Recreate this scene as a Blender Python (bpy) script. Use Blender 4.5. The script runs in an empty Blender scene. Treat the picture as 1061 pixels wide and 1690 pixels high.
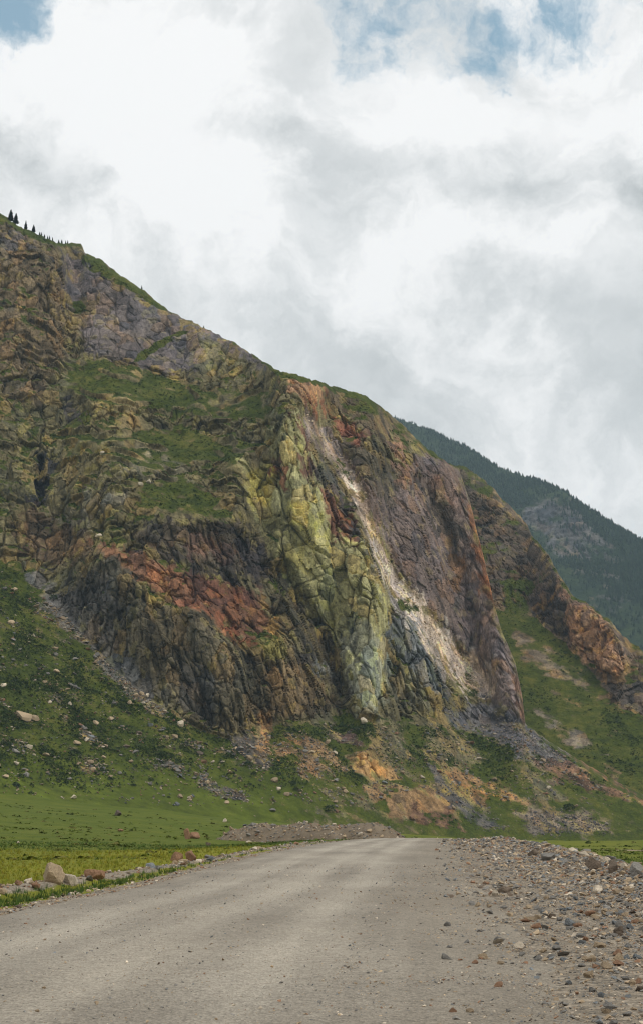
import bpy, bmesh, math, random
import numpy as np

# ------------------------------------------------------------------ camera
FPX = 2347.0                      # focal length in photo pixels (50 mm on a 36 mm tall frame)
CX, CY, HOR = 530.5, 845.0, 1375.0
EYE = 1.6
PITCH = math.atan((HOR - CY) / FPX)
scene = bpy.context.scene
coll = scene.collection
cam_data = bpy.data.cameras.new("camera")
cam = bpy.data.objects.new("camera", cam_data)
coll.objects.link(cam)
cam.location = (0, 0, EYE)
cam.rotation_euler = (math.radians(90) + PITCH, 0, 0)
cam_data.sensor_fit = 'VERTICAL'
cam_data.sensor_height = 36.0
cam_data.lens = FPX / 1690.0 * 36.0
cam_data.clip_start = 0.1
cam_data.clip_end = 30000
scene.camera = cam
scene.render.resolution_x = 642
scene.render.resolution_y = 1024

# ------------------------------------------------------------------ exposure, sun, sky
scene.view_settings.view_transform = 'Standard'
scene.view_settings.look = 'None'
scene.view_settings.exposure = 0.0
scene.view_settings.gamma = 1.0
scene.view_settings.use_curve_mapping = False
try:
    scene.cycles.volume_bounces = 0
    scene.cycles.max_bounces = 6
    scene.cycles.filter_width = 1.15
except Exception:
    pass

SUN_EL, SUN_AZ = math.radians(48), math.radians(118)      # azimuth clockwise from +Y (view direction)
sd = bpy.data.lights.new("sun", 'SUN')
sd.energy = 1.5
sd.angle = math.radians(10)
sd.color = (1.0, 0.95, 0.87)
sun = bpy.data.objects.new("sun", sd)
coll.objects.link(sun)
sun.rotation_euler = (math.radians(90) - SUN_EL, 0, -SUN_AZ + math.pi)
sun.location = (0, 0, 900)

world = bpy.data.worlds.new("World")
scene.world = world
world.use_nodes = True


def cam_dir(px, py):
    a = (np.asarray(px, float) - CX) / FPX
    b = (CY - np.asarray(py, float)) / FPX
    c, s = math.cos(PITCH), math.sin(PITCH)
    return a, c - b * s, s + b * c


def build_sky():
    nt = world.node_tree
    N, L = nt.nodes, nt.links
    N.clear()
    out = N.new('ShaderNodeOutputWorld')
    sky = N.new('ShaderNodeTexSky')
    sky.sky_type = 'NISHITA'
    sky.sun_disc = False
    sky.sun_elevation = SUN_EL
    sky.sun_rotation = SUN_AZ
    sky.air_density = 1.0
    sky.dust_density = 0.6
    bsky = N.new('ShaderNodeBackground')
    bsky.inputs['Strength'].default_value = 0.15
    tn = N.new('ShaderNodeMix'); tn.data_type = 'RGBA'; tn.blend_type = 'MULTIPLY'
    tn.inputs['Factor'].default_value = 1.0
    L.new(sky.outputs[0], tn.inputs['A']); tn.inputs['B'].default_value = (0.62, 1.12, 1.0, 1)
    L.new(tn.outputs['Result'], bsky.inputs[0])
    tc = N.new('ShaderNodeTexCoord')
    nrm = N.new('ShaderNodeVectorMath'); nrm.operation = 'NORMALIZE'
    L.new(tc.outputs['Generated'], nrm.inputs[0])
    D = nrm.outputs[0]

    def math_(op, a, b=None, clamp=False):
        n = N.new('ShaderNodeMath'); n.operation = op; n.use_clamp = clamp
        for i, v in enumerate((a, b)):
            if v is None:
                continue
            if hasattr(v, 'is_output'):
                L.new(v, n.inputs[i])
            else:
                n.inputs[i].default_value = v
        return n.outputs[0]

    def noise(vec, scale, detail, rough, dist=0.0):
        n = N.new('ShaderNodeTexNoise')
        n.inputs['Scale'].default_value = scale
        n.inputs['Detail'].default_value = detail
        n.inputs['Roughness'].default_value = rough
        n.inputs['Distortion'].default_value = dist
        L.new(vec, n.inputs['Vector'])
        return n
    # warped direction so that cloud outlines are ragged
    w1 = noise(D, 9.0, 6, 0.6)
    wv = N.new('ShaderNodeVectorMath'); wv.operation = 'MULTIPLY_ADD'
    L.new(w1.outputs['Color'], wv.inputs[0])
    wv.inputs[1].default_value = (0.11, 0.11, 0.11)
    L.new(D, wv.inputs[2])
    off = N.new('ShaderNodeVectorMath'); off.operation = 'SUBTRACT'
    L.new(wv.outputs[0], off.inputs[0]); off.inputs[1].default_value = (0.055, 0.055, 0.055)
    W = off.outputs[0]

    def blob(px, py, rx, ry, amt):
        """soft elliptical cloud mass around one direction of the sky"""
        d = np.array(cam_dir(px, py)); d = d / np.linalg.norm(d)
        s = N.new('ShaderNodeVectorMath'); s.operation = 'SUBTRACT'
        L.new(W, s.inputs[0]); s.inputs[1].default_value = tuple(d)
        m = N.new('ShaderNodeVectorMath'); m.operation = 'MULTIPLY'
        L.new(s.outputs[0], m.inputs[0])
        m.inputs[1].default_value = (FPX / rx, FPX / ry, FPX / ry)
        q = N.new('ShaderNodeVectorMath'); q.operation = 'DOT_PRODUCT'
        L.new(m.outputs[0], q.inputs[0]); L.new(m.outputs[0], q.inputs[1])
        e = math_('POWER', 2.718, math_('MULTIPLY', q.outputs['Value'], -0.7))
        return math_('MULTIPLY', e, amt)

    def total(base, blobs):
        acc = base
        for b in blobs:
            acc = math_('ADD', acc, blob(*b))
        return acc
    big = noise(D, 5.0, 8, 0.58, 0.3).outputs['Fac']
    wisp = noise(W, 16.0, 8, 0.62).outputs['Fac']
    # brightness of the cloud deck
    base = math_('ADD', math_('MULTIPLY', big, 0.42), math_('MULTIPLY', wisp, 0.50))
    base = math_('ADD', base, 0.395)
    puff = noise(W, 6.5, 9, 0.60, 0.5).outputs['Fac']
    pf = N.new('ShaderNodeMapRange'); pf.interpolation_type = 'SMOOTHSTEP'
    L.new(puff, pf.inputs['Value'])
    for nm_, v_ in zip(('From Min', 'From Max', 'To Min', 'To Max'), (0.42, 0.62, -0.08, 0.16)):
        pf.inputs[nm_].default_value = v_
    base = math_('ADD', base, pf.outputs[0])
    bright = total(base, [
        (230, 110, 260, 120, 0.24), (330, 300, 130, 110, 0.22), (900, 200, 260, 60, 0.26),
        (700, 250, 80, 70, 0.14), (640, 420, 140, 70, 0.12), (960, 420, 120, 50, 0.16),
        (40, 265, 130, 48, -0.20), (100, 330, 110, 40, -0.14), (400, 195, 130, 28, -0.16),
        (590, 285, 90, 70, -0.22), (510, 170, 60, 100, -0.10), (840, 322, 100, 40, -0.24), (1060, 310, 50, 60, -0.20),
        (860, 470, 200, 30, -0.10), (430, 420, 160, 60, -0.10), (700, 560, 420, 100, -0.07)])
    bright = math_('MINIMUM', math_('MAXIMUM', bright, 0.50), 1.03)
    # openings to the blue
    hole = total(math_('ADD', math_('MULTIPLY', math_('SUBTRACT', wisp, 0.5), 3.0), -0.16), [
        (10, 40, 60, 70, 1.6), (560, 62, 90, 45, 0.42), (715, 85, 100, 75, 0.60), (830, 105, 100, 80, 0.50),
        (970, 15, 150, 45, 0.75), (640, -10, 90, 50, 0.5), (60, -30, 120, 40, 0.4),
        (230, 100, 230, 130, -0.9), (800, 330, 560, 160, -0.7), (350, 480, 420, 200, -0.6)])
    mr = N.new('ShaderNodeMapRange'); mr.interpolation_type = 'SMOOTHSTEP'
    L.new(hole, mr.inputs['Value'])
    mr.inputs['From Min'].default_value = 0.02
    mr.inputs['From Max'].default_value = 0.85
    mr.inputs['To Min'].default_value = 1.0
    mr.inputs['To Max'].default_value = 0.20
    tint = N.new('ShaderNodeMix'); tint.data_type = 'RGBA'
    tint.inputs['A'].default_value = (0.93, 0.985, 1.0, 1)
    tint.inputs['B'].default_value = (1.0, 1.0, 0.995, 1)
    L.new(math_('MULTIPLY', math_('SUBTRACT', bright, 0.5), 2.0, True), tint.inputs['Factor'])
    bcl = N.new('ShaderNodeBackground')
    L.new(tint.outputs['Result'], bcl.inputs['Color'])
    L.new(bright, bcl.inputs['Strength'])
    mix = N.new('ShaderNodeMixShader')
    L.new(mr.outputs[0], mix.inputs[0])
    L.new(bsky.outputs[0], mix.inputs[1])
    L.new(bcl.outputs[0], mix.inputs[2])
    L.new(mix.outputs[0], out.inputs['Surface'])


build_sky()

# ------------------------------------------------------------------ numpy noise
rng = np.random.default_rng(7)
PERM = np.concatenate([rng.permutation(256)] * 3).astype(np.int32)
_g = rng.normal(size=(256, 3)); _g /= np.linalg.norm(_g, axis=1)[:, None]
GX, GY, GZ = [_g[:, i].astype(np.float32) for i in range(3)]
RND = rng.random(256).astype(np.float32)


def pnoise(x, y, z):
    x = np.asarray(x, np.float32); y = np.asarray(y, np.float32); z = np.asarray(z, np.float32)
    x, y, z = np.broadcast_arrays(x, y, z)
    fx, fy, fz = np.floor(x), np.floor(y), np.floor(z)
    xi, yi, zi = fx.astype(np.int32) & 255, fy.astype(np.int32) & 255, fz.astype(np.int32) & 255
    x, y, z = x - fx, y - fy, z - fz
    u, v, w = [t * t * t * (t * (t * 6 - 15) + 10) for t in (x, y, z)]
    res = 0
    for i in (0, 1):
        a = PERM[(xi + i) & 255]; wx = u if i else 1 - u
        for j in (0, 1):
            b = PERM[a + ((yi + j) & 255)]; wy = v if j else 1 - v
            for k in (0, 1):
                h = PERM[b + ((zi + k) & 255)]
                res = res + wx * wy * (w if k else 1 - w) * (GX[h] * (x - i) + GY[h] * (y - j) + GZ[h] * (z - k))
    return res * 1.5


def fbm(P, scale, octaves=3, gain=0.5, off=0.0, sx=1, sy=1, sz=1, ridged=False):
    a, s, f, n = 1.0, 0, 1.0 / scale, 0
    for o in range(octaves):
        v = pnoise(P[0] * f * sx + off + o * 17.3, P[1] * f * sy + off * 1.7, P[2] * f * sz - off + o * 5.1)
        if ridged:
            v = 1 - 2 * np.abs(v)
        s = s + a * v; n += a
        a *= gain; f *= 2.03
    return s / n


def worley(x, y, z):
    """nearest and second nearest cell distance, two random numbers of the cell and a random tilted plane across it"""
    x = np.asarray(x, np.float32); y = np.asarray(y, np.float32); z = np.asarray(z, np.float32)
    bx, by, bz = [np.floor(t).astype(np.int32) for t in (x, y, z)]
    f1 = np.full(x.shape, 40.0, np.float32); f2 = f1.copy(); idr = np.zeros(x.shape, np.int32)
    for i in (-1, 0, 1):
        for j in (-1, 0, 1):
            for k in (-1, 0, 1):
                h = PERM[PERM[PERM[(bx + i) & 255] + ((by + j) & 255)] + ((bz + k) & 255)]
                d = (np.square(np.square(bx + i + RND[h] - x)) + np.square(np.square(by + j + RND[(h + 71) & 255] - y))
                     + np.square(np.square(bz + k + RND[(h + 149) & 255] - z)))
                near = d < f1
                f2 = np.where(near, f1, np.minimum(f2, d))
                f1 = np.where(near, d, f1)
                idr = np.where(near, h + 1000 * ((i + 1) * 9 + (j + 1) * 3 + k + 1), idr)
    o = idr // 1000; h = idr % 1000
    dx = x - (bx + o // 9 - 1 + RND[h]); dy = y - (by + (o // 3) % 3 - 1 + RND[(h + 71) & 255]); dz = z - (bz + o % 3 - 1 + RND[(h + 149) & 255])
    tilt = (RND[(h + 5) & 255] - 0.5) * dx + (RND[(h + 91) & 255] - 0.5) * dy + (RND[(h + 181) & 255] - 0.35) * dz
    return f1 ** 0.25, f2 ** 0.25, RND[(h + 33) & 255], RND[(h + 201) & 255], tilt


def sstep(a, b, x):
    t = np.clip((x - a) / (b - a), 0, 1)
    return t * t * (3 - 2 * t)


def lerp(pts, x):
    p = np.array(pts, float)
    return np.interp(x, p[:, 0], p[:, 1])


def poly_sd(poly, X, Y, pad):
    """signed distance (negative inside) for the points near a polygon, +pad elsewhere"""
    P = np.array(poly, np.float32)
    out = np.full(X.shape, pad, np.float32)
    sel = (X > P[:, 0].min() - pad) & (X < P[:, 0].max() + pad) & (Y > P[:, 1].min() - pad) & (Y < P[:, 1].max() + pad)
    if not sel.any():
        return out
    x, y = X[sel], Y[sel]
    d = np.full(x.shape, 1e9, np.float32)
    ins = np.zeros(x.shape, bool)
    for (x0, y0), (x1, y1) in zip(P, np.roll(P, -1, 0)):
        ex, ey = x1 - x0, y1 - y0
        t = np.clip(((x - x0) * ex + (y - y0) * ey) / (ex * ex + ey * ey + 1e-9), 0, 1)
        d = np.minimum(d, np.square(x - x0 - t * ex) + np.square(y - y0 - t * ey))
        c = ((y0 > y) != (y1 > y)) & (x < (x1 - x0) * (y - y0) / (y1 - y0 + 1e-9) + x0)
        ins ^= c
    d = np.sqrt(d)
    out[sel] = np.where(ins, -d, d)
    return out


def poly_w(poly, X, Y, soft, brk=None):
    if brk is None:
        return sstep(soft, -soft, poly_sd(poly, X, Y, soft * 1.5 + 1))
    pad = soft * 1.5 + 26
    d = poly_sd(poly, X, Y, pad)
    return np.where(d >= pad, 0, sstep(soft, -soft, d + brk * 24.0))


def line_w(line, X, Y, brk=0.0):
    """line of (x, y, half width): 1 on the line falling to 0 past the width"""
    out = np.zeros(X.shape, np.float32)
    P = np.array(line, np.float32)
    for a, b in zip(P[:-1], P[1:]):
        ex, ey = b[0] - a[0], b[1] - a[1]
        t = np.clip(((X - a[0]) * ex + (Y - a[1]) * ey) / (ex * ex + ey * ey + 1e-9), 0, 1)
        d = np.sqrt(np.square(X - a[0] - t * ex) + np.square(Y - a[1] - t * ey))
        w = a[2] + (b[2] - a[2]) * t
        out = np.maximum(out, sstep(1.35, 0.65, d / w + brk * 1.1))
    return out


def blur(A, n, axis):
    if n < 1:
        return A
    A = np.moveaxis(A, axis, 0)
    for _ in range(2):
        B = np.concatenate([np.repeat(A[:1], n + 1, 0), A, np.repeat(A[-1:], n, 0)], 0)
        c = np.cumsum(B.astype(np.float64), 0)
        A = ((c[2 * n + 1:] - c[:-2 * n - 1]) / (2 * n + 1)).astype(np.float32)
    return np.moveaxis(A, 0, axis)


def lin(c):
    c = np.array(c, float) / 255.0
    return np.where(c <= 0.04045, c / 12.92, ((c + 0.055) / 1.055) ** 2.4)


def alb(c, k=1.75):
    return np.minimum(lin(c) * k, 0.75)


# ------------------------------------------------------------------ mesh and material helpers
def grid_mesh(name, P, attrs=None, flip=False, smooth=True):
    r, c = P.shape[1:]
    V = P.reshape(3, -1).T.astype(np.float32)
    idx = np.arange(r * c).reshape(r, c)
    q = np.stack([idx[:-1, :-1], idx[:-1, 1:], idx[1:, 1:], idx[1:, :-1]], -1).reshape(-1, 4)
    if flip:
        q = q[:, ::-1]
    return raw_mesh(name, V, q, attrs, smooth)


def raw_mesh(name, V, F, attrs=None, smooth=False):
    me = bpy.data.meshes.new(name)
    V = np.ascontiguousarray(V, np.float32); F = np.ascontiguousarray(F, np.int32)
    n, k = F.shape
    me.vertices.add(len(V)); me.vertices.foreach_set('co', V.ravel())
    me.loops.add(n * k); me.loops.foreach_set('vertex_index', F.ravel())
    me.polygons.add(n)
    me.polygons.foreach_set('loop_start', np.arange(n, dtype=np.int32) * k)
    me.polygons.foreach_set('loop_total', np.full(n, k, np.int32))
    me.polygons.foreach_set('use_smooth', np.full(n, smooth))
    me.update(calc_edges=True)
    for an, data in (attrs or {}).items():
        data = np.asarray(data, np.float32)
        if data.ndim == 2:
            a = me.attributes.new(an, 'FLOAT_COLOR', 'POINT')
            full = np.ones((len(V), 4), np.float32); full[:, :3] = data
            a.data.foreach_set('color', full.ravel())
        else:
            a = me.attributes.new(an, 'FLOAT', 'POINT')
            a.data.foreach_set('value', np.ascontiguousarray(data).ravel())
    return me


def link(name, me, mat=None, parent=None, kind=None, label=None, cat=None, group=None):
    o = bpy.data.objects.new(name, me)
    coll.objects.link(o)
    if mat is not None and me is not None and len(me.materials) == 0:
        me.materials.append(mat)
    if parent is not None:
        o.parent = parent
    if kind: o['kind'] = kind
    if label: o['label'] = label
    if cat: o['category'] = cat
    if group: o['group'] = group
    return o


class NT:
    def __init__(self, name, rough=0.9, spec=0.2):
        self.m = bpy.data.materials.new(name); self.m.use_nodes = True
        self.N, self.L = self.m.node_tree.nodes, self.m.node_tree.links
        self.bsdf = self.N['Principled BSDF']
        self.bsdf.inputs['Roughness'].default_value = rough
        self.bsdf.inputs['Specular IOR Level'].default_value = spec
        self.pos = self.N.new('ShaderNodeTexCoord').outputs['Object']

    def attr(self, n, col=True):
        a = self.N.new('ShaderNodeAttribute'); a.attribute_name = n
        return a.outputs['Color'] if col else a.outputs['Fac']

    def noise(self, scale, detail=4, rough=0.55, stretch=None, dist=0.0):
        n = self.N.new('ShaderNodeTexNoise')
        n.inputs['Scale'].default_value = scale; n.inputs['Detail'].default_value = detail
        n.inputs['Roughness'].default_value = rough; n.inputs['Distortion'].default_value = dist
        v = self.pos
        if stretch:
            mp = self.N.new('ShaderNodeMapping'); mp.inputs['Scale'].default_value = stretch
            self.L.new(v, mp.inputs['Vector']); v = mp.outputs[0]
        self.L.new(v, n.inputs['Vector'])
        return n.outputs['Fac']

    def voro(self, scale, feature='F1', out='Distance', rnd=1.0):
        n = self.N.new('ShaderNodeTexVoronoi'); n.feature = feature
        n.inputs['Scale'].default_value = scale
        n.inputs['Randomness'].default_value = rnd
        self.L.new(self.pos, n.inputs['Vector'])
        return n.outputs[out]

    def put(self, v, sock):
        if hasattr(v, 'is_output'):
            self.L.new(v, sock)
        else:
            sock.default_value = v

    def math(self, op, a, b, clamp=False):
        n = self.N.new('ShaderNodeMath'); n.operation = op; n.use_clamp = clamp
        self.put(a, n.inputs[0]); self.put(b, n.inputs[1])
        return n.outputs[0]

    def rangev(self, v, a, b, c, d):
        n = self.N.new('ShaderNodeMapRange')
        self.L.new(v, n.inputs['Value'])
        for s, x in zip(('From Min', 'From Max', 'To Min', 'To Max'), (a, b, c, d)):
            n.inputs[s].default_value = x
        return n.outputs[0]

    def mix(self, f, a, b, mode='MIX'):
        n = self.N.new('ShaderNodeMix'); n.data_type = 'RGBA'; n.blend_type = mode
        self.put(f, n.inputs['Factor'])
        for v, s in ((a, 'A'), (b, 'B')):
            if isinstance(v, (tuple, list, np.ndarray)):
                v = tuple(v)[:3] + (1,)
            self.put(v, n.inputs[s])
        return n.outputs['Result']

    def scale(self, col, f):
        n = self.N.new('ShaderNodeVectorMath'); n.operation = 'SCALE'
        self.put(col, n.inputs[0]); self.put(f, n.inputs['Scale'])
        return n.outputs[0]

    def ramp(self, f, stops):
        n = self.N.new('ShaderNodeValToRGB')
        self.L.new(f, n.inputs[0])
        e = n.color_ramp.elements
        while len(e) < len(stops):
            e.new(0.5)
        for el, (p, c) in zip(e, stops):
            el.position = p; el.color = tuple(c)[:3] + (1,)
        return n.outputs[0]

    def bump(self, h, dist, strength=1.0):
        n = self.N.new('ShaderNodeBump')
        n.inputs['Distance'].default_value = dist; n.inputs['Strength'].default_value = strength
        self.L.new(h, n.inputs['Height'])
        self.L.new(n.outputs[0], self.bsdf.inputs['Normal'])

    def done(self, col):
        self.put(col, self.bsdf.inputs['Base Color'])
        return self.m


def mountain_material(name, s=1.0, g_dark=(0.032, 0.046, 0.008), g_mid=(0.062, 0.080, 0.010), g_lite=(0.125, 0.122, 0.024)):
    t = NT(name, 0.92, 0.15)
    rock = t.attr('rock')
    n1 = t.noise(0.35 / s, 6, 0.65)
    n2 = t.noise(1.3 / s, 5, 0.7)
    st = t.noise(0.5 / s, 4, 0.6, (1.6, 1.6, 0.28))
    v = t.math('ADD', t.math('MULTIPLY', n1, 0.8), t.math('MULTIPLY', n2, 0.9))
    v = t.math('ADD', v, t.math('MULTIPLY', st, 0.5))
    rock = t.scale(rock, t.rangev(v, 0.86, 1.34, 0.42, 1.62))
    gn = t.noise(0.16 / s, 7, 0.68)
    gn = t.math('ADD', t.math('MULTIPLY', gn, 0.6), t.math('MULTIPLY', t.noise(0.035 / s, 4, 0.6), 0.4))
    gcol = t.ramp(gn, [(0.38, g_dark), (0.50, g_mid), (0.64, g_lite)])
    gcol = t.scale(gcol, t.rangev(t.noise(1.1 / s, 4, 0.7), 0.3, 0.7, 0.55, 1.45))
    lush = t.scale((0.094, 0.122, 0.014), t.rangev(gn, 0.38, 0.64, 0.68, 1.45))
    gcol = t.mix(t.attr('lush', False), gcol, lush)
    g = t.attr('grass', False)
    gm = t.math('ADD', g, t.math('MULTIPLY', t.math('SUBTRACT', n2, 0.5), 2.0))
    gm = t.rangev(gm, 0.40, 0.62, 0, 1)
    col = t.mix(gm, rock, gcol)
    h = t.math('ADD', t.math('MULTIPLY', n2, 0.6), t.math('MULTIPLY', n1, 1.0))
    t.bump(h, 1.1 * s, 0.8)
    return t.done(col)


# ------------------------------------------------------------------ relief sheets (mountain sides)
def chart(fn, n, step=4.0):
    """evaluate a smooth field on a coarse chart of the mountain side, soften it, and return a sampler"""
    gx_, gy_ = np.arange(-280, 1520, step), np.arange(160, 1480, step)
    X, Y = np.meshgrid(gx_, gy_)
    A = blur(blur(fn(X.astype(np.float32), Y.astype(np.float32)).astype(np.float32), n, 0), n, 1)

    def sample(px, py):
        u = np.clip((px - gx_[0]) / step, 0, len(gx_) - 1.001); v = np.clip((py - gy_[0]) / step, 0, len(gy_) - 1.001)
        i, j = u.astype(int), v.astype(int); u, v = u - i, v - j
        return A[j, i] * (1 - u) * (1 - v) + A[j, i + 1] * u * (1 - v) + A[j + 1, i] * (1 - u) * v + A[j + 1, i + 1] * u * v
    return sample


def relief(cols, rows, foot, crest, rfoot, slope_fn, offset_fn, nback=14, rimw=None):
    """A mountain side integrated from its foot upward: slope_fn gives the gradient angle at every spot of the
    side, so each profile climbs at that gradient; returns world points (3, rows, cols)."""
    cx = np.asarray(cols, np.float64)
    v = np.linspace(0, 1, rows)
    PY = foot(cx)[None, :] + (crest(cx) - foot(cx))[None, :] * v[:, None]
    PX = np.repeat(cx[None, :], rows, 0)
    dx, dy, dz = cam_dir(PX, PY)
    hyp = np.hypot(dx, dy)
    T = dz / hyp
    S = np.tan(np.radians(slope_fn(PX, PY)))
    rw = np.full(cx.shape, 16.0) if rimw is None else rimw(cx)
    rim = sstep(1.0, 0.0, (PY - crest(cx)[None, :]) / rw[None, :])
    S = S * (1 - rim) + np.maximum(T + 0.16, np.minimum(S, 0.62)) * rim
    dT = np.diff(T, axis=0)
    inc = dT / np.maximum(0.5 * (S[1:] + S[:-1]) - 0.5 * (T[1:] + T[:-1]), 0.13)
    lnR = np.log(rfoot(cx))[None, :] + np.concatenate([np.zeros((1, len(cx))), np.cumsum(inc, 0)], 0)
    lnR += offset_fn(PX, PY)
    R = np.exp(lnR)
    k = R / hyp
    P = np.stack([dx * k, dy * k, EYE + dz * k])
    # behind the crest the side rolls over and falls away
    if nback:
        step = np.array([0.0025 * R[-1].mean() * (1.35 ** i) for i in range(nback)]).cumsum()
        ux, uy = dx[-1] / hyp[-1], dy[-1] / hyp[-1]
        B = np.stack([np.stack([P[0, -1] + ux * d, P[1, -1] + uy * d,
                                P[2, -1] + 0.10 * d - 0.0022 * d * d * 100 / R[-1].mean()]) for d in step], 1)
        P = np.concatenate([P, B], 1)
        PX = np.concatenate([PX, np.repeat(PX[-1:], nback, 0)], 0)
        PY = np.concatenate([PY, np.repeat(PY[-1:], nback, 0)], 0)
    return P, PX, PY


def normals(P):
    a = np.gradient(P, axis=2); b = np.gradient(P, axis=1)
    n = np.cross(a, b, axis=0)
    n /= np.linalg.norm(n, axis=0) + 1e-9
    return n


def paint(base, zones, X, Y, brk, k=1.27, sat=0.78):
    C = np.zeros((3,) + X.shape, np.float32) + np.array(base, np.float32)[:, None, None]
    for z in zones:
        col = alb(z[1], k)
        col = col * sat + (1 - sat) * col.mean()
        w = (line_w(z[0], X, Y, brk * 1.5) if z[2] < 0 else poly_w(z[0], X, Y, z[2] * 0.8, brk)) * z[3]
        C = C * (1 - w) + col[:, None, None].astype(np.float32) * w
    return C


def mpoly(base, zones, X, Y):
    A = np.full(X.shape, base, np.float32)
    for poly, val, soft in zones:
        w = line_w(poly, X, Y) if soft < 0 else poly_w(poly, X, Y, soft)
        A = A * (1 - w) + val * w
    return A


# ------------------------------------------------------------------ 1. the main mountain
M_CREST = [(-200, 236), (-60, 318), (0, 352), (30, 372), (60, 383), (95, 400), (112, 404), (118, 399), (134, 401),
           (141, 415), (165, 427), (200, 455), (240, 480), (275, 511), (300, 524), (330, 537), (390, 566), (430, 594),
           (450, 607), (500, 622), (560, 640), (610, 657), (640, 680), (670, 705), (700, 737), (735, 760), (756, 772),
           (775, 830), (788, 880), (800, 930), (812, 985), (826, 1040), (850, 1095), (861, 1150), (866, 1195),
           (905, 1228), (940, 1252), (1010, 1298), (1061, 1326), (1150, 1362), (1300, 1384)]
M_FOOT = [(-200, 1312), (0, 1318), (250, 1336), (400, 1354), (640, 1374), (800, 1388), (1300, 1394)]
M_RFOOT = [(-200, 505), (0, 530), (250, 575), (400, 605), (640, 658), (800, 695), (1061, 750), (1300, 790)]
BASELINE = [(-200, 780), (-60, 860), (0, 905), (50, 950), (100, 1000), (170, 1080), (250, 1150), (330, 1200), (380, 1215),
            (430, 1190), (500, 1185), (555, 1165), (600, 1182), (630, 1152), (660, 1165), (712, 1175), (740, 1150),
            (800, 1152), (850, 1180), (866, 1195), (1300, 1400)]

LOWER_CLIFF = [(95, 985), (140, 945), (190, 930), (240, 985), (330, 1015), (370, 1050), (430, 1085), (470, 1045),
               (500, 1075), (550, 1150), (552, 1166), (500, 1186), (430, 1191), (380, 1216), (330, 1201), (250, 1151), (170, 1081)]
CAVE_CLIFF = [(215, 885), (250, 868), (310, 858), (390, 868), (437, 900), (452, 955), (405, 950), (300, 932), (250, 912)]
RED_LEDGE = [(25, 850), (60, 845), (140, 880), (180, 900), (230, 925), (300, 938), (360, 955), (420, 975), (455, 1010),
             (452, 1045), (425, 1078), (400, 1062), (370, 1025), (300, 1003), (230, 970), (185, 932), (150, 915), (100, 930), (40, 910)]
YELLOW_CLIFF = [(392, 758), (440, 738), (468, 690), (495, 680), (515, 720), (535, 800), (562, 865), (602, 890), (622, 930),
                (642, 990), (648, 1012), (642, 1060), (640, 1140), (622, 1184), (590, 1168), (568, 1120), (550, 1060),
                (510, 985), (470, 955), (448, 905), (425, 850), (405, 810)]
PURPLE_UP = [(95, 405), (140, 428), (190, 468), (250, 500), (285, 522), (340, 542), (400, 572), (442, 606), (425, 614),
             (385, 590), (350, 572), (346, 602), (320, 614), (285, 624), (240, 608), (190, 592), (150, 582), (124, 545),
             (112, 500), (108, 450)]
PURPLE_RIDGE = [(530, 700), (575, 740), (605, 785), (640, 800), (650, 770), (690, 750), (735, 762), (757, 775), (777, 830),
                (802, 930), (828, 1040), (866, 1150), (868, 1195), (800, 1152), (765, 1090), (705, 1010), (655, 950), (622, 880), (592, 800)]
SCREE = [(508, 690, 9), (535, 728, 11), (565, 762, 11), (584, 800, 10), (604, 850, 9), (620, 900, 8), (640, 945, 11),
         (668, 985, 15), (706, 1032, 19), (740, 1082, 22), (785, 1126, 24), (800, 1140, 14)]

M_SLOPES = [
    ([(-250, 200), (900, 200), (900, 1130), (860, 1190), (500, 1190), (380, 1220), (250, 1150), (100, 1000), (-250, 760)], 54, 14),
    ([(-250, 240), (30, 372), (110, 405), (118, 520), (115, 590), (60, 660), (-250, 700)], 60, 10),
    (PURPLE_UP, 58, 8),
    ([(100, 590), (170, 595), (260, 622), (330, 640), (440, 650), (445, 690), (370, 692), (280, 668), (190, 668), (110, 650)], 38, 8),
    ([(100, 715), (160, 715), (240, 712), (300, 704), (380, 730), (452, 735), (440, 750), (380, 758), (320, 765), (240, 782), (150, 748)], 36, 6),
    ([(225, 800), (300, 785), (370, 830), (385, 858), (300, 852), (235, 832)], 38, 6),
    (RED_LEDGE, 52, 8),
    (CAVE_CLIFF, 70, 6),
    (LOWER_CLIFF, 72, 6),
    (YELLOW_CLIFF, 74, 6),
    ([(440, 930), (500, 985), (555, 1075), (570, 1150), (552, 1140), (505, 1075), (470, 1040), (450, 990)], 66, 6),
    ([(640, 1012), (695, 1015), (712, 1060), (735, 1110), (735, 1150), (712, 1172), (660, 1165), (640, 1140)], 70, 6),
    (PURPLE_RIDGE, 58, 10),
    ([(585, 640), (650, 690), (720, 750), (640, 740), (590, 700)], 46, 10),
    ([(636, 1315), (700, 1300), (745, 1330), (765, 1372), (700, 1360), (640, 1345)], 40, 8),
    ([(565, 1248), (610, 1242), (650, 1280), (610, 1290)], 48, 6),
    (SCREE, 42, -1),
]


def m_foot(x):
    return lerp(M_FOOT, x)


def m_slope(X, Y):
    A = mpoly(31.0, M_SLOPES, X, Y)
    low = sstep(60, 4, m_foot(X.ravel()).reshape(X.shape) - Y) * sstep(520, 330, X)
    return A * (1 - low) + 17.0 * low


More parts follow.
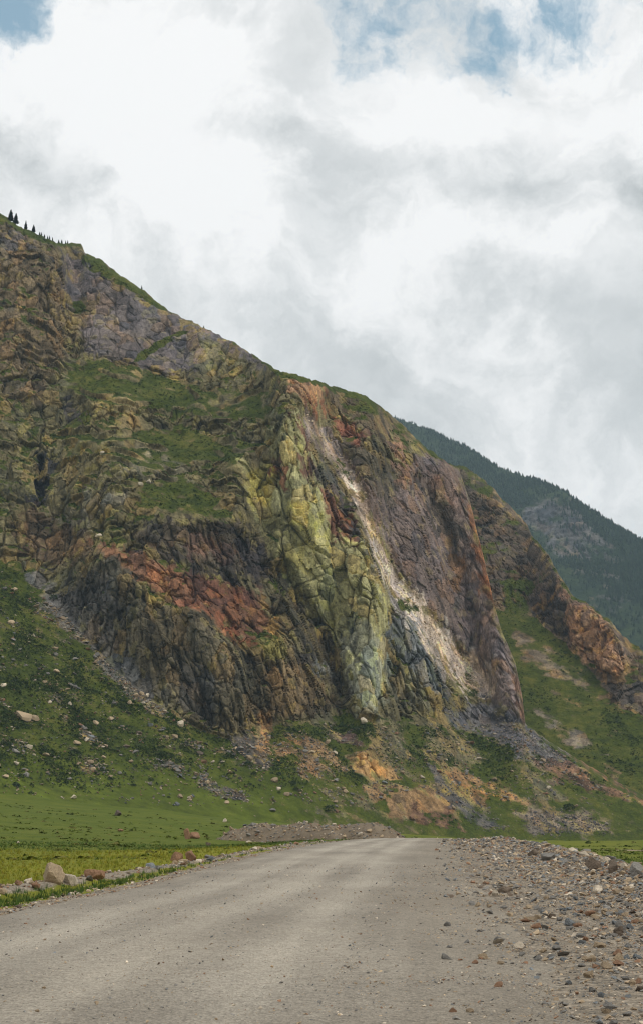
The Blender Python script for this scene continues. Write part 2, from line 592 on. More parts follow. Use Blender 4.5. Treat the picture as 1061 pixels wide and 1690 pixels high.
def m_offset(X, Y):
    A = np.zeros(X.shape)
    # ribs stand forward (negative), gullies lie back (positive); values are fractions of the distance
    ribs = [
        ([(470, 690, 20), (500, 800, 26), (540, 900, 34), (600, 1000, 40), (612, 1150, 40), (630, 1390, 60)], -0.018),
        ([(620, 940, 18), (636, 1020, 18), (628, 1140, 22), (630, 1390, 40)], -0.012),
        ([(440, 1060, 22), (470, 1110, 34), (500, 1170, 44), (530, 1380, 60)], -0.016),
        ([(330, 1030, 26), (370, 1110, 30), (390, 1200, 34), (420, 1370, 50)], -0.012),
        ([(220, 980, 20), (250, 1060, 26), (280, 1150, 30), (320, 1360, 50)], -0.008),
        ([(735, 765, 22), (765, 850, 24), (795, 960, 24), (820, 1060, 26), (850, 1185, 24), (880, 1390, 40)], -0.022),
        ([(655, 740, 14), (672, 800, 14)], -0.010),
        ([(660, 1020, 26), (690, 1090, 30), (690, 1160, 30), (710, 1390, 50)], -0.008),
        ([(400, 760, 26), (420, 840, 22)], -0.010),
        ([(30, 560, 40), (60, 640, 40)], -0.010),
        ([(505, 640, 16), (522, 680, 10)], -0.010),
    ]
    gul = [
        (SCREE, 0.014),
        ([(468, 940, 14), (505, 1010, 16), (545, 1080, 12), (565, 1140, 9)], 0.016),
        ([(538, 665, 10), (545, 720, 8)], 0.010),
        ([(66, 758, 8), (68, 830, 10)], 0.016),
        ([(104, 500, 8), (112, 570, 9)], 0.010),
        ([(480, 800, 3.5), (470, 850, 3.5), (462, 872, 4)], 0.007),
        ([(645, 960, 6), (645, 1060, 7), (640, 1130, 6)], 0.012),
        ([(280, 890, 14), (340, 885, 20), (420, 905, 16)], 0.004),
        ([(690, 800, 16), (720, 860, 16), (745, 930, 12)], 0.008),
        ([(806, 1000, 5), (830, 1060, 6), (845, 1100, 5)], 0.008),
    ]
    for ln, a in ribs:
        A += a * blur(blur(line_w(ln, X, Y), 3, 1), 2, 0)
    below = Y - lerp(BASELINE, X.ravel()).reshape(X.shape)
    A = np.maximum(A, -0.024) * sstep(200, 0, below)        # the apron buries the foot of every rib
    for ln, a in gul:
        A += a * line_w(ln, X, Y) * sstep(30, 0, below)
    return A


GRASS_ZONES = [
    ([(-250, 760), (0, 900), (100, 1000), (250, 1150), (380, 1216), (500, 1187), (600, 1184), (740, 1152), (868, 1195),
      (1300, 1350), (1300, 1500), (-250, 1500)], 0.16, 6),
    ([(640, 1200), (760, 1180), (870, 1205), (1075, 1335), (1075, 1382), (820, 1372), (640, 1330)], 0.0, 24),
    ([(-250, 240), (0, 352), (60, 384), (110, 404), (90, 404), (30, 386), (-250, 300)], 0.5, 4),
    ([(-250, 620), (100, 590), (300, 640), (460, 640), (480, 690), (440, 745), (400, 760), (420, 850), (300, 862), (150, 880), (-250, 880)], 0.22, 14),
    (PURPLE_UP, -0.95, 5), (PURPLE_RIDGE, -0.75, 7), (YELLOW_CLIFF, -0.45, 6), (LOWER_CLIFF, -0.28, 6), (CAVE_CLIFF, -0.5, 5),
    (RED_LEDGE, -0.16, 8),
    ([(100, 590), (160, 588), (215, 604), (260, 622), (300, 632), (380, 640), (440, 648), (445, 690), (370, 692), (290, 664), (200, 664), (120, 645)], 0.20, 7),
    ([(128, 418), (165, 430), (210, 462), (250, 490), (282, 514), (255, 507), (200, 474), (160, 456), (138, 442)], 0.75, 4),
    ([(212, 606), (232, 582), (262, 562), (300, 543), (316, 548), (268, 572), (240, 592)], 0.85, 3),
    ([(115, 500), (135, 495), (150, 515), (125, 522)], 0.6, 5),
    ([(100, 715), (160, 715), (240, 712), (300, 702), (380, 728), (452, 735), (442, 752), (380, 762), (325, 764), (240, 784), (150, 748)], 0.18, 6),
    ([(230, 796), (300, 782), (370, 828), (384, 860), (310, 856), (240, 832)], 0.18, 6),
    ([(0, 495), (40, 492), (70, 505), (40, 512), (0, 520)], 0.7, 5),
    ([(60, 630), (10, 640), (30, 615), (75, 605)], 0.5, 5),
    ([(540, 634), (620, 660), (645, 690), (600, 692), (552, 664)], 0.55, 6),
    ([(445, 606), (500, 620), (560, 638), (560, 648), (500, 630), (450, 616)], 0.8, 3),
    ([(240, 965), (290, 985), (305, 1005), (270, 1000), (235, 985)], 0.9, 5),
    ([(545, 1000), (590, 1010), (640, 1030), (600, 1030), (560, 1015)], 0.5, 5),
    ([(425, 870), (470, 880), (455, 905), (440, 890)], 0.5, 5), ([(445, 950), (490, 955), (500, 985), (455, 985)], 0.45, 6),
    ([(640, 1075), (680, 1090), (660, 1115), (642, 1110)], 0.6, 5), ([(660, 985), (695, 1000), (690, 1012), (655, 1008)], 0.7, 4),
    ([(560, 700), (600, 730), (645, 770), (650, 800), (620, 790), (590, 750)], -0.05, 7),
    # scree, earth and stony strips on the apron
    ([(735, 1172), (800, 1160), (870, 1202), (955, 1252), (910, 1262), (850, 1240), (770, 1205)], -0.62, 8),
    ([(372, 1202), (440, 1216), (472, 1262), (440, 1268), (390, 1242)], -0.75, 6),
    ([(255, 1250), (300, 1260), (350, 1290), (412, 1312), (412, 1326), (360, 1312), (280, 1272)], -0.55, 6),
    ([(420, 1192), (440, 1186), (455, 1230), (482, 1266), (462, 1268), (432, 1235)], -0.50, 5),
    ([(440, 1200), (520, 1215), (585, 1275), (500, 1285), (455, 1250)], -0.36, 10),
    ([(565, 1245), (605, 1242), (642, 1263), (655, 1286), (612, 1288), (580, 1272)], -0.50, 5),
    ([(636, 1312), (700, 1296), (748, 1330), (765, 1374), (700, 1358), (645, 1343)], -0.35, 6),
    ([(605, 1300), (650, 1290), (650, 1320), (610, 1318)], -0.45, 6),
    ([(720, 1268), (770, 1278), (832, 1300), (864, 1322), (820, 1334), (760, 1312)], -0.42, 7),
    ([(545, 1205), (580, 1205), (602, 1232), (560, 1226)], -0.75, 4),
    ([(888, 1258), (940, 1256), (1000, 1275), (1070, 1310), (1070, 1334), (1000, 1312), (930, 1292)], -0.40, 6),
    ([(850, 1340), (960, 1342), (1005, 1372), (880, 1374)], -0.50, 8),
    ([(40, 940), (70, 945), (130, 1020), (180, 1075), (255, 1150), (240, 1160), (150, 1085), (80, 1005)], -0.42, 10),
    ([(680, 1180), (760, 1215), (830, 1270), (800, 1275), (720, 1225)], -0.20, 10),
    ([(620, 1220), (700, 1245), (690, 1256), (610, 1232)], -0.4, 5),
    ([(700, 1250), (780, 1330), (840, 1370), (790, 1370), (720, 1300)], -0.30, 8),
    ([(130, 1200), (175, 1222), (170, 1235), (135, 1220)], -0.7, 5), ([(240, 1150), (275, 1165), (270, 1185), (240, 1172)], -0.7, 6),
]

OL, BR, OC, GR = (102, 94, 68), (100, 84, 64), (124, 104, 62), (96, 92, 86)
ROCK_ZONES = [
    ([(-250, 240), (30, 374), (100, 408), (118, 520), (112, 585), (60, 660), (-250, 700)], (110, 92, 66), 10, 0.9),
    ([(0, 380), (50, 386), (60, 400), (0, 405)], (98, 88, 88), 6, 0.7),
    (PURPLE_UP, (104, 93, 90), 5, 1.0),
    ([(230, 480), (270, 512), (280, 560), (220, 560), (200, 520)], (92, 87, 88), 14, 0.5),
    ([(112, 515), (160, 490), (166, 500), (140, 540), (128, 575), (112, 560)], (128, 106, 62), 5, 0.8),
    ([(325, 566), (350, 570), (392, 588), (424, 614), (418, 650), (350, 622), (322, 600)], (124, 113, 74), 7, 0.9),
    ([(180, 640), (225, 650), (240, 715), (180, 712), (160, 680)], (132, 112, 66), 10, 0.7),
    ([(115, 668), (142, 676), (140, 702), (118, 695)], (78, 68, 66), 5, 0.8),
    ([(200, 760), (260, 740), (320, 770), (310, 785), (230, 790), (200, 785)], (136, 124, 92), 8, 0.7),
    ([(140, 815), (220, 812), (200, 835), (140, 845)], (128, 118, 98), 7, 0.7),
    ([(80, 842), (150, 850), (150, 872), (100, 868)], (132, 124, 104), 7, 0.6),
    ([(56, 758), (78, 754), (84, 832), (58, 832)], (56, 54, 60), 4, 0.9),  # shadow in the narrow gully, painted in as a dark band
    (RED_LEDGE, (104, 72, 52), 8, 0.55),
    ([(170, 893), (230, 925), (300, 938), (360, 955), (420, 975), (455, 1010), (452, 1045), (425, 1078), (400, 1062), (370, 1020), (300, 990), (230, 955)], (112, 68, 46), 7, 0.70),
    ([(150, 893), (185, 896), (250, 925), (305, 945), (318, 975), (240, 968), (195, 935)], (140, 92, 56), 6, 0.75),
    ([(300, 938), (420, 975), (420, 1000), (340, 985)], (102, 62, 46), 8, 0.8),
    ([(295, 990), (330, 998), (380, 1035), (420, 1065), (410, 1078), (360, 1040)], (160, 92, 50), 5, 0.75),
    ([(432, 990), (458, 1012), (484, 1062), (505, 1090), (470, 1078), (446, 1045)], (150, 116, 44), 5, 0.85),
    (CAVE_CLIFF, (78, 67, 58), 7, 0.9),
    ([(300, 886), (345, 882), (400, 905), (380, 925), (320, 918)], (104, 74, 58), 7, 0.8),
    ([(385, 880), (430, 900), (448, 950), (415, 940)], (60, 54, 58), 6, 0.8),
    (LOWER_CLIFF, (92, 82, 60), 7, 0.95),
    ([(100, 985), (170, 955), (200, 990), (200, 1085), (150, 1050)], (82, 78, 76), 9, 0.7),
    ([(300, 1100), (350, 1120), (340, 1195), (290, 1160)], (82, 78, 74), 9, 0.6),
    ([(425, 1062), (468, 1046), (490, 1085), (440, 1100)], (134, 124, 50), 7, 0.85),
    ([(430, 1100), (500, 1090), (550, 1150), (520, 1180), (440, 1190)], (116, 94, 60), 9, 0.9),
    (YELLOW_CLIFF, (152, 145, 92), 7, 0.95),
    ([(400, 785), (450, 758), (472, 772), (445, 850), (420, 842)], (162, 148, 50), 7, 0.85),
    ([(470, 830), (512, 828), (516, 868), (480, 866)], (162, 149, 60), 5, 0.85),
    ([(470, 905), (510, 900), (512, 940), (485, 945)], (160, 148, 70), 6, 0.8),
    ([(455, 762), (472, 766), (470, 802), (456, 800)], (152, 86, 48), 4, 0.85),
    ([(400, 745), (440, 742), (455, 765), (420, 775)], (126, 110, 80), 6, 0.7),
    ([(488, 690), (510, 715), (522, 795), (505, 775)], (124, 76, 54), 5, 0.9),
    ([(520, 800), (548, 805), (566, 840), (590, 850), (588, 900), (562, 890), (538, 850)], (124, 72, 50), 5, 0.9),
    ([(528, 775), (560, 780), (575, 810), (545, 815)], (78, 76, 72), 6, 0.8),
    ([(560, 830), (578, 860), (610, 880), (625, 920), (640, 960), (620, 950), (595, 890)], (84, 82, 78), 6, 0.8),
    ([(560, 1055), (600, 1030), (642, 1055), (642, 1140), (622, 1186), (592, 1168), (572, 1120)], (150, 148, 124), 8, 0.85),
    ([(440, 930), (500, 990), (555, 1075), (572, 1150), (550, 1140), (505, 1075), (470, 1040)], (84, 74, 54), 8, 0.95),
    ([(480, 1060), (510, 1080), (545, 1110), (530, 1115), (490, 1090)], (62, 56, 56), 5, 0.7),
    ([(520, 1095), (540, 1092), (545, 1110), (525, 1112)], (130, 128, 118), 4, 0.8),
    ([(643, 1010), (695, 1015), (712, 1060), (738, 1112), (735, 1150), (700, 1140), (655, 1085), (642, 1055)], (94, 96, 96), 5, 1.0),
    ([(640, 1150), (655, 1105), (690, 1112), (714, 1172), (680, 1168)], (112, 106, 80), 6, 0.9),
    (PURPLE_RIDGE, (110, 93, 87), 7, 1.0),
    ([(560, 700), (640, 755), (662, 800), (650, 830), (600, 790), (560, 740)], (92, 80, 62), 8, 0.8),
    ([(690, 800), (740, 820), (765, 900), (745, 905), (705, 860)], (82, 70, 58), 8, 0.8),
    ([(700, 790), (735, 765), (760, 800), (770, 850), (745, 840)], (122, 94, 78), 8, 0.7),
    ([(776, 830), (786, 832), (802, 900), (815, 960), (822, 1010), (806, 990), (790, 940), (780, 880)], (152, 98, 56), 4, 0.95),
    ([(850, 1120), (866, 1150), (868, 1195), (855, 1180)], (134, 96, 70), 5, 0.8),
    ([(640, 724), (668, 728), (678, 790), (664, 800), (650, 760)], (146, 106, 78), 5, 0.9),
    ([(740, 930), (765, 918), (760, 975), (745, 990)], (134, 94, 50), 5, 0.85),
    ([(745, 985), (765, 975), (760, 1010), (745, 1010)], (80, 74, 68), 5, 0.8),
    ([(535, 670), (570, 685), (605, 720), (590, 732), (550, 705)], (134, 76, 46), 6, 0.85),
    ([(520, 640), (550, 650), (640, 690), (680, 720), (640, 725), (590, 700), (540, 668)], (104, 82, 62), 8, 0.7),
    ([(474, 620), (500, 622), (530, 640), (534, 690), (518, 690), (502, 652), (480, 642)], (172, 126, 82), 5, 0.95),
    ([(510, 660), (532, 660), (532, 700), (518, 698)], (150, 88, 48), 4, 0.8),
    ([(508, 690, 9), (535, 728, 12), (565, 762, 11), (584, 800, 8)], (152, 130, 118), -1, 0.9),
    ([(575, 785, 9), (604, 850, 9), (620, 900, 8), (640, 945, 11), (668, 985, 15), (706, 1032, 18), (740, 1082, 21), (785, 1126, 23), (800, 1140, 12)], (196, 174, 154), -1, 1.0),
    ([(604, 790), (625, 880), (660, 940), (640, 930), (600, 850)], (132, 98, 66), 6, 0.6),
    # apron
    ([(735, 1172), (800, 1160), (870, 1202), (955, 1252), (910, 1262), (850, 1240), (770, 1205)], (100, 96, 98), 8, 1.0),
    ([(372, 1202), (440, 1216), (472, 1262), (440, 1268), (390, 1242)], (76, 70, 66), 6, 1.0),
    ([(255, 1250), (300, 1260), (350, 1290), (412, 1312), (412, 1326), (360, 1312), (280, 1272)], (98, 92, 90), 6, 1.0),
    ([(420, 1192), (440, 1186), (455, 1230), (482, 1266), (462, 1268), (432, 1235)], (160, 116, 60), 5, 1.0),
    ([(440, 1200), (520, 1215), (585, 1275), (500, 1285), (455, 1250)], (132, 100, 62), 10, 0.9),
    ([(565, 1245), (605, 1242), (642, 1263), (655, 1286), (612, 1288), (580, 1272)], (160, 122, 66), 5, 1.0),
    ([(600, 1300), (700, 1296), (748, 1330), (765, 1374), (700, 1358), (645, 1343)], (134, 102, 60), 6, 1.0),
    ([(680, 1330), (745, 1335), (760, 1372), (700, 1356)], (116, 80, 60), 6, 0.7),
    ([(720, 1268), (770, 1278), (832, 1300), (864, 1322), (820, 1334), (760, 1312)], (148, 110, 62), 7, 1.0),
    ([(545, 1205), (580, 1205), (602, 1232), (560, 1226)], (88, 66, 58), 4, 1.0),
    ([(888, 1258), (940, 1256), (1000, 1275), (1070, 1310), (1070, 1334), (1000, 1312), (930, 1292)], (118, 84, 60), 6, 0.9),
    ([(850, 1340), (960, 1342), (1005, 1372), (880, 1374)], (124, 106, 84), 8, 1.0),
    ([(40, 940), (70, 945), (130, 1020), (180, 1075), (255, 1150), (240, 1160), (150, 1085), (80, 1005)], (108, 102, 94), 10, 0.9),
    ([(700, 1250), (780, 1330), (840, 1370), (790, 1370), (720, 1300)], (86, 82, 80), 8, 0.9),
]


def warp(P, PX, PY, amp=7.0, scale=14.0):
    wx = fbm(P, scale, 3, 0.55, 3.1) * amp
    wy = fbm(P, scale, 3, 0.55, 9.7) * amp
    return (PX + wx).astype(np.float32), (PY + wy).astype(np.float32)


def rock_relief(P, slope, ledge, cliff_amp, k=1.0, flute=0.0, slab=0.0):
    """height of the rock above the smooth mountain side, in metres: tilted joint blocks at three sizes"""
    wc = sstep(42, 60, slope) * cliff_amp
    ws = sstep(33, 46, slope) * (0.4 + 0.6 * cliff_amp)
    # joints are open in some places and healed in others
    crk = sstep(-0.32, 0.30, fbm(P, 34 * k, 2, 0.5, 71.0)); crk2 = sstep(-0.28, 0.30, fbm(P, 15 * k, 2, 0.5, 77.0))
    D = fbm(P, 60 * k, 3, 0.5, 1.3) * 4.5 * k * (0.25 + 0.75 * ws)
    rd = fbm(P, 30 * k, 3, 0.55, 4.4, sz=0.40, ridged=True)
    D = D + (rd - 0.25) * 2.4 * k * wc * (1 - 0.5 * slab)
    wb = wc * (1 - 0.55 * flute)
    jx = fbm(P, 34 * k, 2, 0.5, 6.6) * 3.2 * k
    x, y, z = P[0] + jx, P[1] - jx, P[2] + jx * 0.7
    c, n_ = math.cos(0.22), math.sin(0.22)
    x, z = x * c + z * n_, z * c - x * n_
    f1, f2, r1, ra, tl = worley(x / (15 * k), y / (16 * k), z / (27 * k))
    D = D + ((r1 - 0.5) * 3.6 + tl * 8.0 - sstep(0.09, 0.0, f2 - f1) * 3.4 * (0.2 + 0.8 * crk)) * k * wb
    f1, f2, r1, rm, tl = worley(x / (7.5 * k) + 0.3, y / (8 * k), z / (11.5 * k))
    D = D + ((r1 - 0.5) * 2.0 + tl * 4.6 * (1 - 0.5 * slab) - sstep(0.15, 0.0, f2 - f1) * 2.0 * crk) * k * (0.3 * ws + 0.7 * wb)
    f1, f2, r1, rb, tl = worley(x / (3.9 * k), y / (4.2 * k), z / (5.0 * k) + 0.7)
    D = D + ((r1 - 0.5) * 1.2 + tl * 2.8 * (0.3 + 0.9 * crk2) - sstep(0.20, 0.0, f2 - f1) * 0.6 * crk2) * k * (0.45 + 0.55 * wc) * ws * (1 - 0.7 * slab)
    # upright flutes and cracks
    f1, f2, r1, rf_, tl = worley(x / (4.6 * k), y / (5.0 * k), z / (21 * k) + 0.4)
    fl = np.maximum(flute, 0.22 * wc) * (1 - 0.85 * slab)
    D = D + ((r1 - 0.5) * 2.4 + tl * 3.6 - sstep(0.17, 0.0, f2 - f1) * 1.7 * (0.3 + 0.7 * crk2)) * k * fl * wc
    # broken beds that hold grass
    ph = (P[2] + 0.20 * P[0] + fbm(P, 42 * k, 3, 0.6, 8.8) * 30 * k) / (11.5 * k)
    fr = ph - np.floor(ph)
    D = D + (np.where(fr < 0.70, fr / 0.70, (1 - fr) / 0.30) - 0.5) * -4.4 * k * ledge * sstep(-0.25, 0.25, fbm(P, 26 * k, 2, 0.5, 18.8))
    D = D + fbm(P, 4.2 * k, 2, 0.5, 2.2) * 0.45 * k * (1 - 0.4 * ws)
    D = D.astype(np.float32)
    return D.astype(np.float32), ra, rm, rb


def finish_sheet(name, P, PX, PY, slope, ledge, gz, base, zones, mat, amp=1.0, k=1.0, wamp=7.0, wscale=14.0, gpush=0.0, flute=0.0, slab=0.0, lush=None, **tags):
    n = normals(P)
    Xw, Yw = warp(P, PX, PY, wamp, wscale)
    D, ra, rm, rb = rock_relief(P, slope, ledge, amp, k, flute, slab)
    fade = sstep(0, 12, np.arange(P.shape[1]))[:, None] * (1 - 0.6 * sstep(40, 2, PY - PY[-1:]))
    # joints open outward from the face, partly along the normal and partly towards the valley
    hv = np.hypot(P[0], P[1])
    out = np.stack([-P[0] / hv, -P[1] / hv, np.zeros_like(hv)]) * 0.75 + n * 0.35
    face = -(n[0] * P[0] + n[1] * P[1]) / hv
    fade = fade * (0.3 + 0.7 * sstep(0.12, 0.5, blur(blur(face.astype(np.float32), 3, 0), 3, 1)))
    Q = P + out * (D * fade)[None]
    n2 = normals(Q)
    nz = blur(blur(n2[2].astype(np.float32), 1, 0), 1, 1)
    b1 = fbm(Q, 9 * k, 3, 0.65, 33.0)
    brk = 0.8 * b1 + 0.8 * (rm - 0.5) + 0.55 * (rb - 0.5)
    C = paint(alb(base, 1.35), zones, Xw, Yw, brk)
    # natural variety: each joint block and each streak has its own tone
    tone = 1 + 0.40 * (ra - 0.5) + 0.45 * (rm - 0.5) + 0.36 * (rb - 0.5) + 0.45 * fbm(Q, 16 * k, 2, 0.6, 5.5, sz=0.5)
    tone = tone * (1 + 0.45 * fbm(Q, 4 * k, 2, 0.6, 12.5, sz=0.25))
    C = C * np.clip(tone, 0.3, 1.9)[None]
    hue = fbm(Q, 22 * k, 3, 0.6, 15.5) + 0.3 * (rm - 0.5)
    C = C * np.stack([1 + 0.12 * hue, 1 + 0.04 * hue, 1 - 0.18 * hue])
    # single blocks carry lichen, iron stain or fresh grey faces
    for sel, f in ((rm > 0.86, (1.08, 0.96, 0.84)), (rm < 0.14, (0.90, 0.96, 1.02)), ((rb > 0.82) & (ra > 0.4), (1.06, 1.06, 0.80)), ((rb < 0.15), (0.74, 0.74, 0.76))):
        C = np.where(sel[None], C * np.array(f, np.float32)[:, None, None], C)
    G = mpoly(0.0, gz, Xw, Yw)
    gn = fbm(Q, 24 * k, 2, 0.6, 21.0) * 0.85 + b1 * 0.95
    g = 1 / (1 + np.exp(-np.clip((G + gpush + (nz - 0.66) * 2.4 + gn) * 5.0, -20, 20)))
    attrs = {'rock': np.clip(C, 0.01, 0.8).reshape(3, -1).T, 'grass': g.reshape(-1)}
    if lush is not None:
        attrs['lush'] = (lush * (0.75 + 0.8 * b1)).clip(0, 1).reshape(-1)
    me = grid_mesh(name, Q, attrs, smooth=False)
    o = link(name, me, mat, **tags)
    return o, Q, n2, g


MAT_MOUNTAIN = mountain_material('mountain rock and turf')
mcols = np.arange(-150, 1200, 1.65)
jag = np.interp(mcols, mcols, pnoise(mcols / 9.0, 0.3, 7.7) * 2.6 + pnoise(mcols / 3.5, 4.3, 1.7) * 1.3)
m_crest = lambda x: lerp(M_CREST, x) + np.interp(x, mcols, jag)
NB = 14
MP, MPX, MPY = relief(mcols, 610, m_foot, m_crest, lambda x: lerp(M_RFOOT, x), chart(m_slope, 2), chart(m_offset, 1), nback=NB,
                       rimw=lambda x: lerp([(740, 16), (770, 8), (850, 8), (866, 3), (1300, 3)], x))
m_sl = m_slope(MPX, MPY)
LEDGE = [([(-250, 560), (100, 590), (300, 640), (450, 640), (480, 690), (440, 745), (400, 760), (430, 860), (300, 860), (220, 885),
           (150, 885), (30, 850), (-250, 800)], 1.0, 20),
         ([(-250, 400), (90, 420), (110, 590), (-250, 640)], 0.6, 20)]
m_led = mpoly(0.0, LEDGE, MPX, MPY)
m_amp = mpoly(0.85, [(PURPLE_UP, 0.32, 14), (PURPLE_RIDGE, 0.45, 16), (LOWER_CLIFF, 0.95, 10), (YELLOW_CLIFF, 1.0, 10), (SCREE, 0.55, -1)], MPX, MPY)
m_obj, MQ, MN, MG = finish_sheet('mountain', MP, MPX, MPY, m_sl, m_led, GRASS_ZONES, OL, ROCK_ZONES, MAT_MOUNTAIN, amp=m_amp,
                                 lush=sstep(105, 4, m_foot(MPX.ravel()).reshape(MPX.shape) - MPY + 30 * fbm(MP, 60, 2, 0.5, 3.0)) * sstep(620, 380, MPX),
                                 flute=mpoly(0.0, [(LOWER_CLIFF, 1.0, 8), (CAVE_CLIFF, 0.8, 8), (PURPLE_RIDGE, 0.5, 12), ([(560, 1050), (645, 1050), (640, 1150), (600, 1185), (565, 1120)], 0.5, 8)], MPX, MPY),
                                 slab=mpoly(0.0, [(YELLOW_CLIFF, 0.9, 8), (PURPLE_UP, 0.6, 10), ([(643, 1010), (695, 1015), (738, 1112), (735, 1150), (642, 1055)], 0.7, 6)], MPX, MPY), kind='structure')


def on_mountain(px, py):
    """vertex of the main mountain nearest to a spot on its side"""
    ci = int(np.clip(round((px - mcols[0]) / 1.65), 0, len(mcols) - 1))
    f, c = m_foot(mcols[ci]), m_crest(mcols[ci])
    ri = int(np.clip(round((f - py) / (f - c) * 609), 2, 609))
    return MQ[:, ri, ci], MN[:, ri, ci], ri, ci


# ------------------------------------------------------------------ 2. the side valley slope behind the purple rib
S_CREST = [(560, 660), (640, 700), (700, 744), (740, 766), (770, 770), (800, 795), (830, 825), (860, 852), (880, 886), (905, 916),
           (925, 955), (945, 983), (975, 1000), (1000, 1020), (1030, 1050), (1061, 1075), (1150, 1130), (1350, 1230)]
S_ORANGE = [(938, 985), (975, 1002), (1000, 1022), (1028, 1058), (1036, 1100), (1020, 1117), (990, 1106), (945, 1078)]
S_SHADED = [(880, 1010), (905, 968), (938, 985), (946, 1072), (915, 1047), (892, 1028)]
S_SLOPES = [
    ([(700, 700), (900, 860), (950, 985), (905, 968), (880, 1000), (820, 1010), (760, 1000)], 50, 14),
    (S_SHADED, 64, 5), (S_ORANGE, 62, 6),
    ([(985, 1118), (1080, 1130), (1080, 1195), (1020, 1172)], 52, 8),
    ([(1036, 1050), (1200, 1120), (1200, 1180), (1040, 1130)], 48, 8),
]
S_GRASS = [
    ([(700, 1010), (825, 1000), (945, 1078), (1070, 1130), (1400, 1250), (1400, 1450), (700, 1450)], 0.28, 8),
    ([(700, 720), (860, 860), (935, 975), (880, 1000), (800, 900)], -0.10, 14),
    ([(815, 930), (900, 940), (900, 965), (880, 1005), (830, 1005)], 0.38, 10),
    (S_ORANGE, -0.9, 5), (S_SHADED, -0.8, 5), ([(985, 1118), (1080, 1130), (1080, 1195), (1020, 1172)], -0.35, 8),
    ([(840, 1030), (960, 1100), (1010, 1165), (930, 1135), (860, 1085)], -0.42, 12),
    ([(900, 1120), (1000, 1190), (1061, 1240), (1000, 1220), (930, 1160)], -0.12, 12),
    ([(880, 1170), (950, 1200), (1010, 1250), (960, 1245), (900, 1210)], -0.30, 8),
    ([(995, 1260), (1030, 1275), (1020, 1292), (995, 1280)], -0.7, 5),
    ([(860, 1160), (880, 1180), (890, 1230), (868, 1200)], -0.3, 6),
]
S_ROCK = [
    ([(700, 720), (860, 860), (940, 985), (880, 1005), (800, 980), (740, 800)], (90, 76, 62), 10, 1.0),
    (S_SHADED, (70, 62, 58), 5, 0.9), (S_ORANGE, (166, 124, 86), 5, 0.95),  # first zone: shade left of the orange cliff, put into the rock colour
    ([(925, 950), (945, 983), (975, 1000), (960, 1010), (935, 990)], (140, 104, 78), 4, 0.9),
    ([(1005, 1030), (1030, 1052), (1061, 1080), (1061, 1110), (1035, 1075)], (98, 82, 68), 6, 0.9),
    ([(985, 1118), (1080, 1130), (1080, 1195), (1020, 1172)], (86, 76, 68), 7, 1.0),
    ([(860, 1050), (960, 1110), (1000, 1160), (930, 1130), (870, 1080)], (112, 98, 78), 8, 1.0),
    ([(880, 1170), (950, 1200), (1010, 1250), (960, 1245), (900, 1210)], (122, 108, 86), 8, 1.0),
]


def s_offset(X, Y):
    return 0.006 * poly_w(S_SHADED, X, Y, 6) - 0.010 * poly_w(S_ORANGE, X, Y, 8)


scols = np.arange(690, 1330, 1.9)
sjag = pnoise(scols / 10.0, 2.3, 3.7) * 4.0 + pnoise(scols / 4.0, 7.3, 2.7) * 2.0
SP, SPX, SPY = relief(scols, 300, lambda x: np.full(np.shape(x), 1392.0), lambda x: lerp(S_CREST, x) + np.interp(x, scols, sjag),
                      lambda x: lerp([(690, 790), (866, 805), (1061, 825), (1330, 850)], x),
                      chart(lambda X, Y: mpoly(33.0, S_SLOPES, X, Y), 2), chart(s_offset, 1))
s_sl = mpoly(33.0, S_SLOPES, SPX, SPY)
s_obj, SQ, SN, SG = finish_sheet('mountain_spur', SP, SPX, SPY, s_sl, np.zeros(SPX.shape), S_GRASS, (104, 90, 70), S_ROCK, MAT_MOUNTAIN,
                                 amp=1.0, k=1.15, wamp=6, wscale=18, kind='structure')

# ------------------------------------------------------------------ 3. the far forested mountain
F_CREST = [(300, 500), (560, 655), (640, 687), (680, 699), (720, 716), (765, 736), (790, 752), (808, 766), (850, 782), (900, 799), (935, 814),
           (960, 834), (1000, 860), (1040, 884), (1061, 896), (1200, 965), (1500, 1080)]
F_ROCKY = [(840, 838), (880, 828), (935, 832), (975, 862), (1005, 905), (1020, 930), (965, 930), (920, 905), (870, 870)]
F_SLOPES = [(F_ROCKY, 50, 16)]
fcols = np.arange(560, 1420, 3.2)
FP, FPX_, FPY_ = relief(fcols, 150, lambda x: np.full(np.shape(x), 1300.0), lambda x: lerp(F_CREST, x),
                        lambda x: lerp([(560, 2300), (1061, 2450), (1420, 2500)], x),
                        lambda X, Y: mpoly(38.0, F_SLOPES, X, Y), lambda X, Y: 0.0 * X)
f_sl = mpoly(38.0, F_SLOPES, FPX_, FPY_)
MAT_FAR = mountain_material('far mountain forest floor', 3.0, (0.012, 0.026, 0.012), (0.026, 0.044, 0.016), (0.05, 0.07, 0.022))
f_obj, FQ, FN, FG = finish_sheet('far_mountain', FP, FPX_, FPY_, f_sl, np.zeros(FPX_.shape),
                                 [(F_ROCKY, -0.45, 16), ([(840, 960), (1000, 940), (1100, 980), (1100, 1000), (850, 985)], -0.2, 12)],
                                 (92, 88, 84), [(F_ROCKY, (88, 84, 82), 12, 0.9)], MAT_FAR, amp=1.0, k=4.0, wamp=12, wscale=90, gpush=0.25, kind='structure')

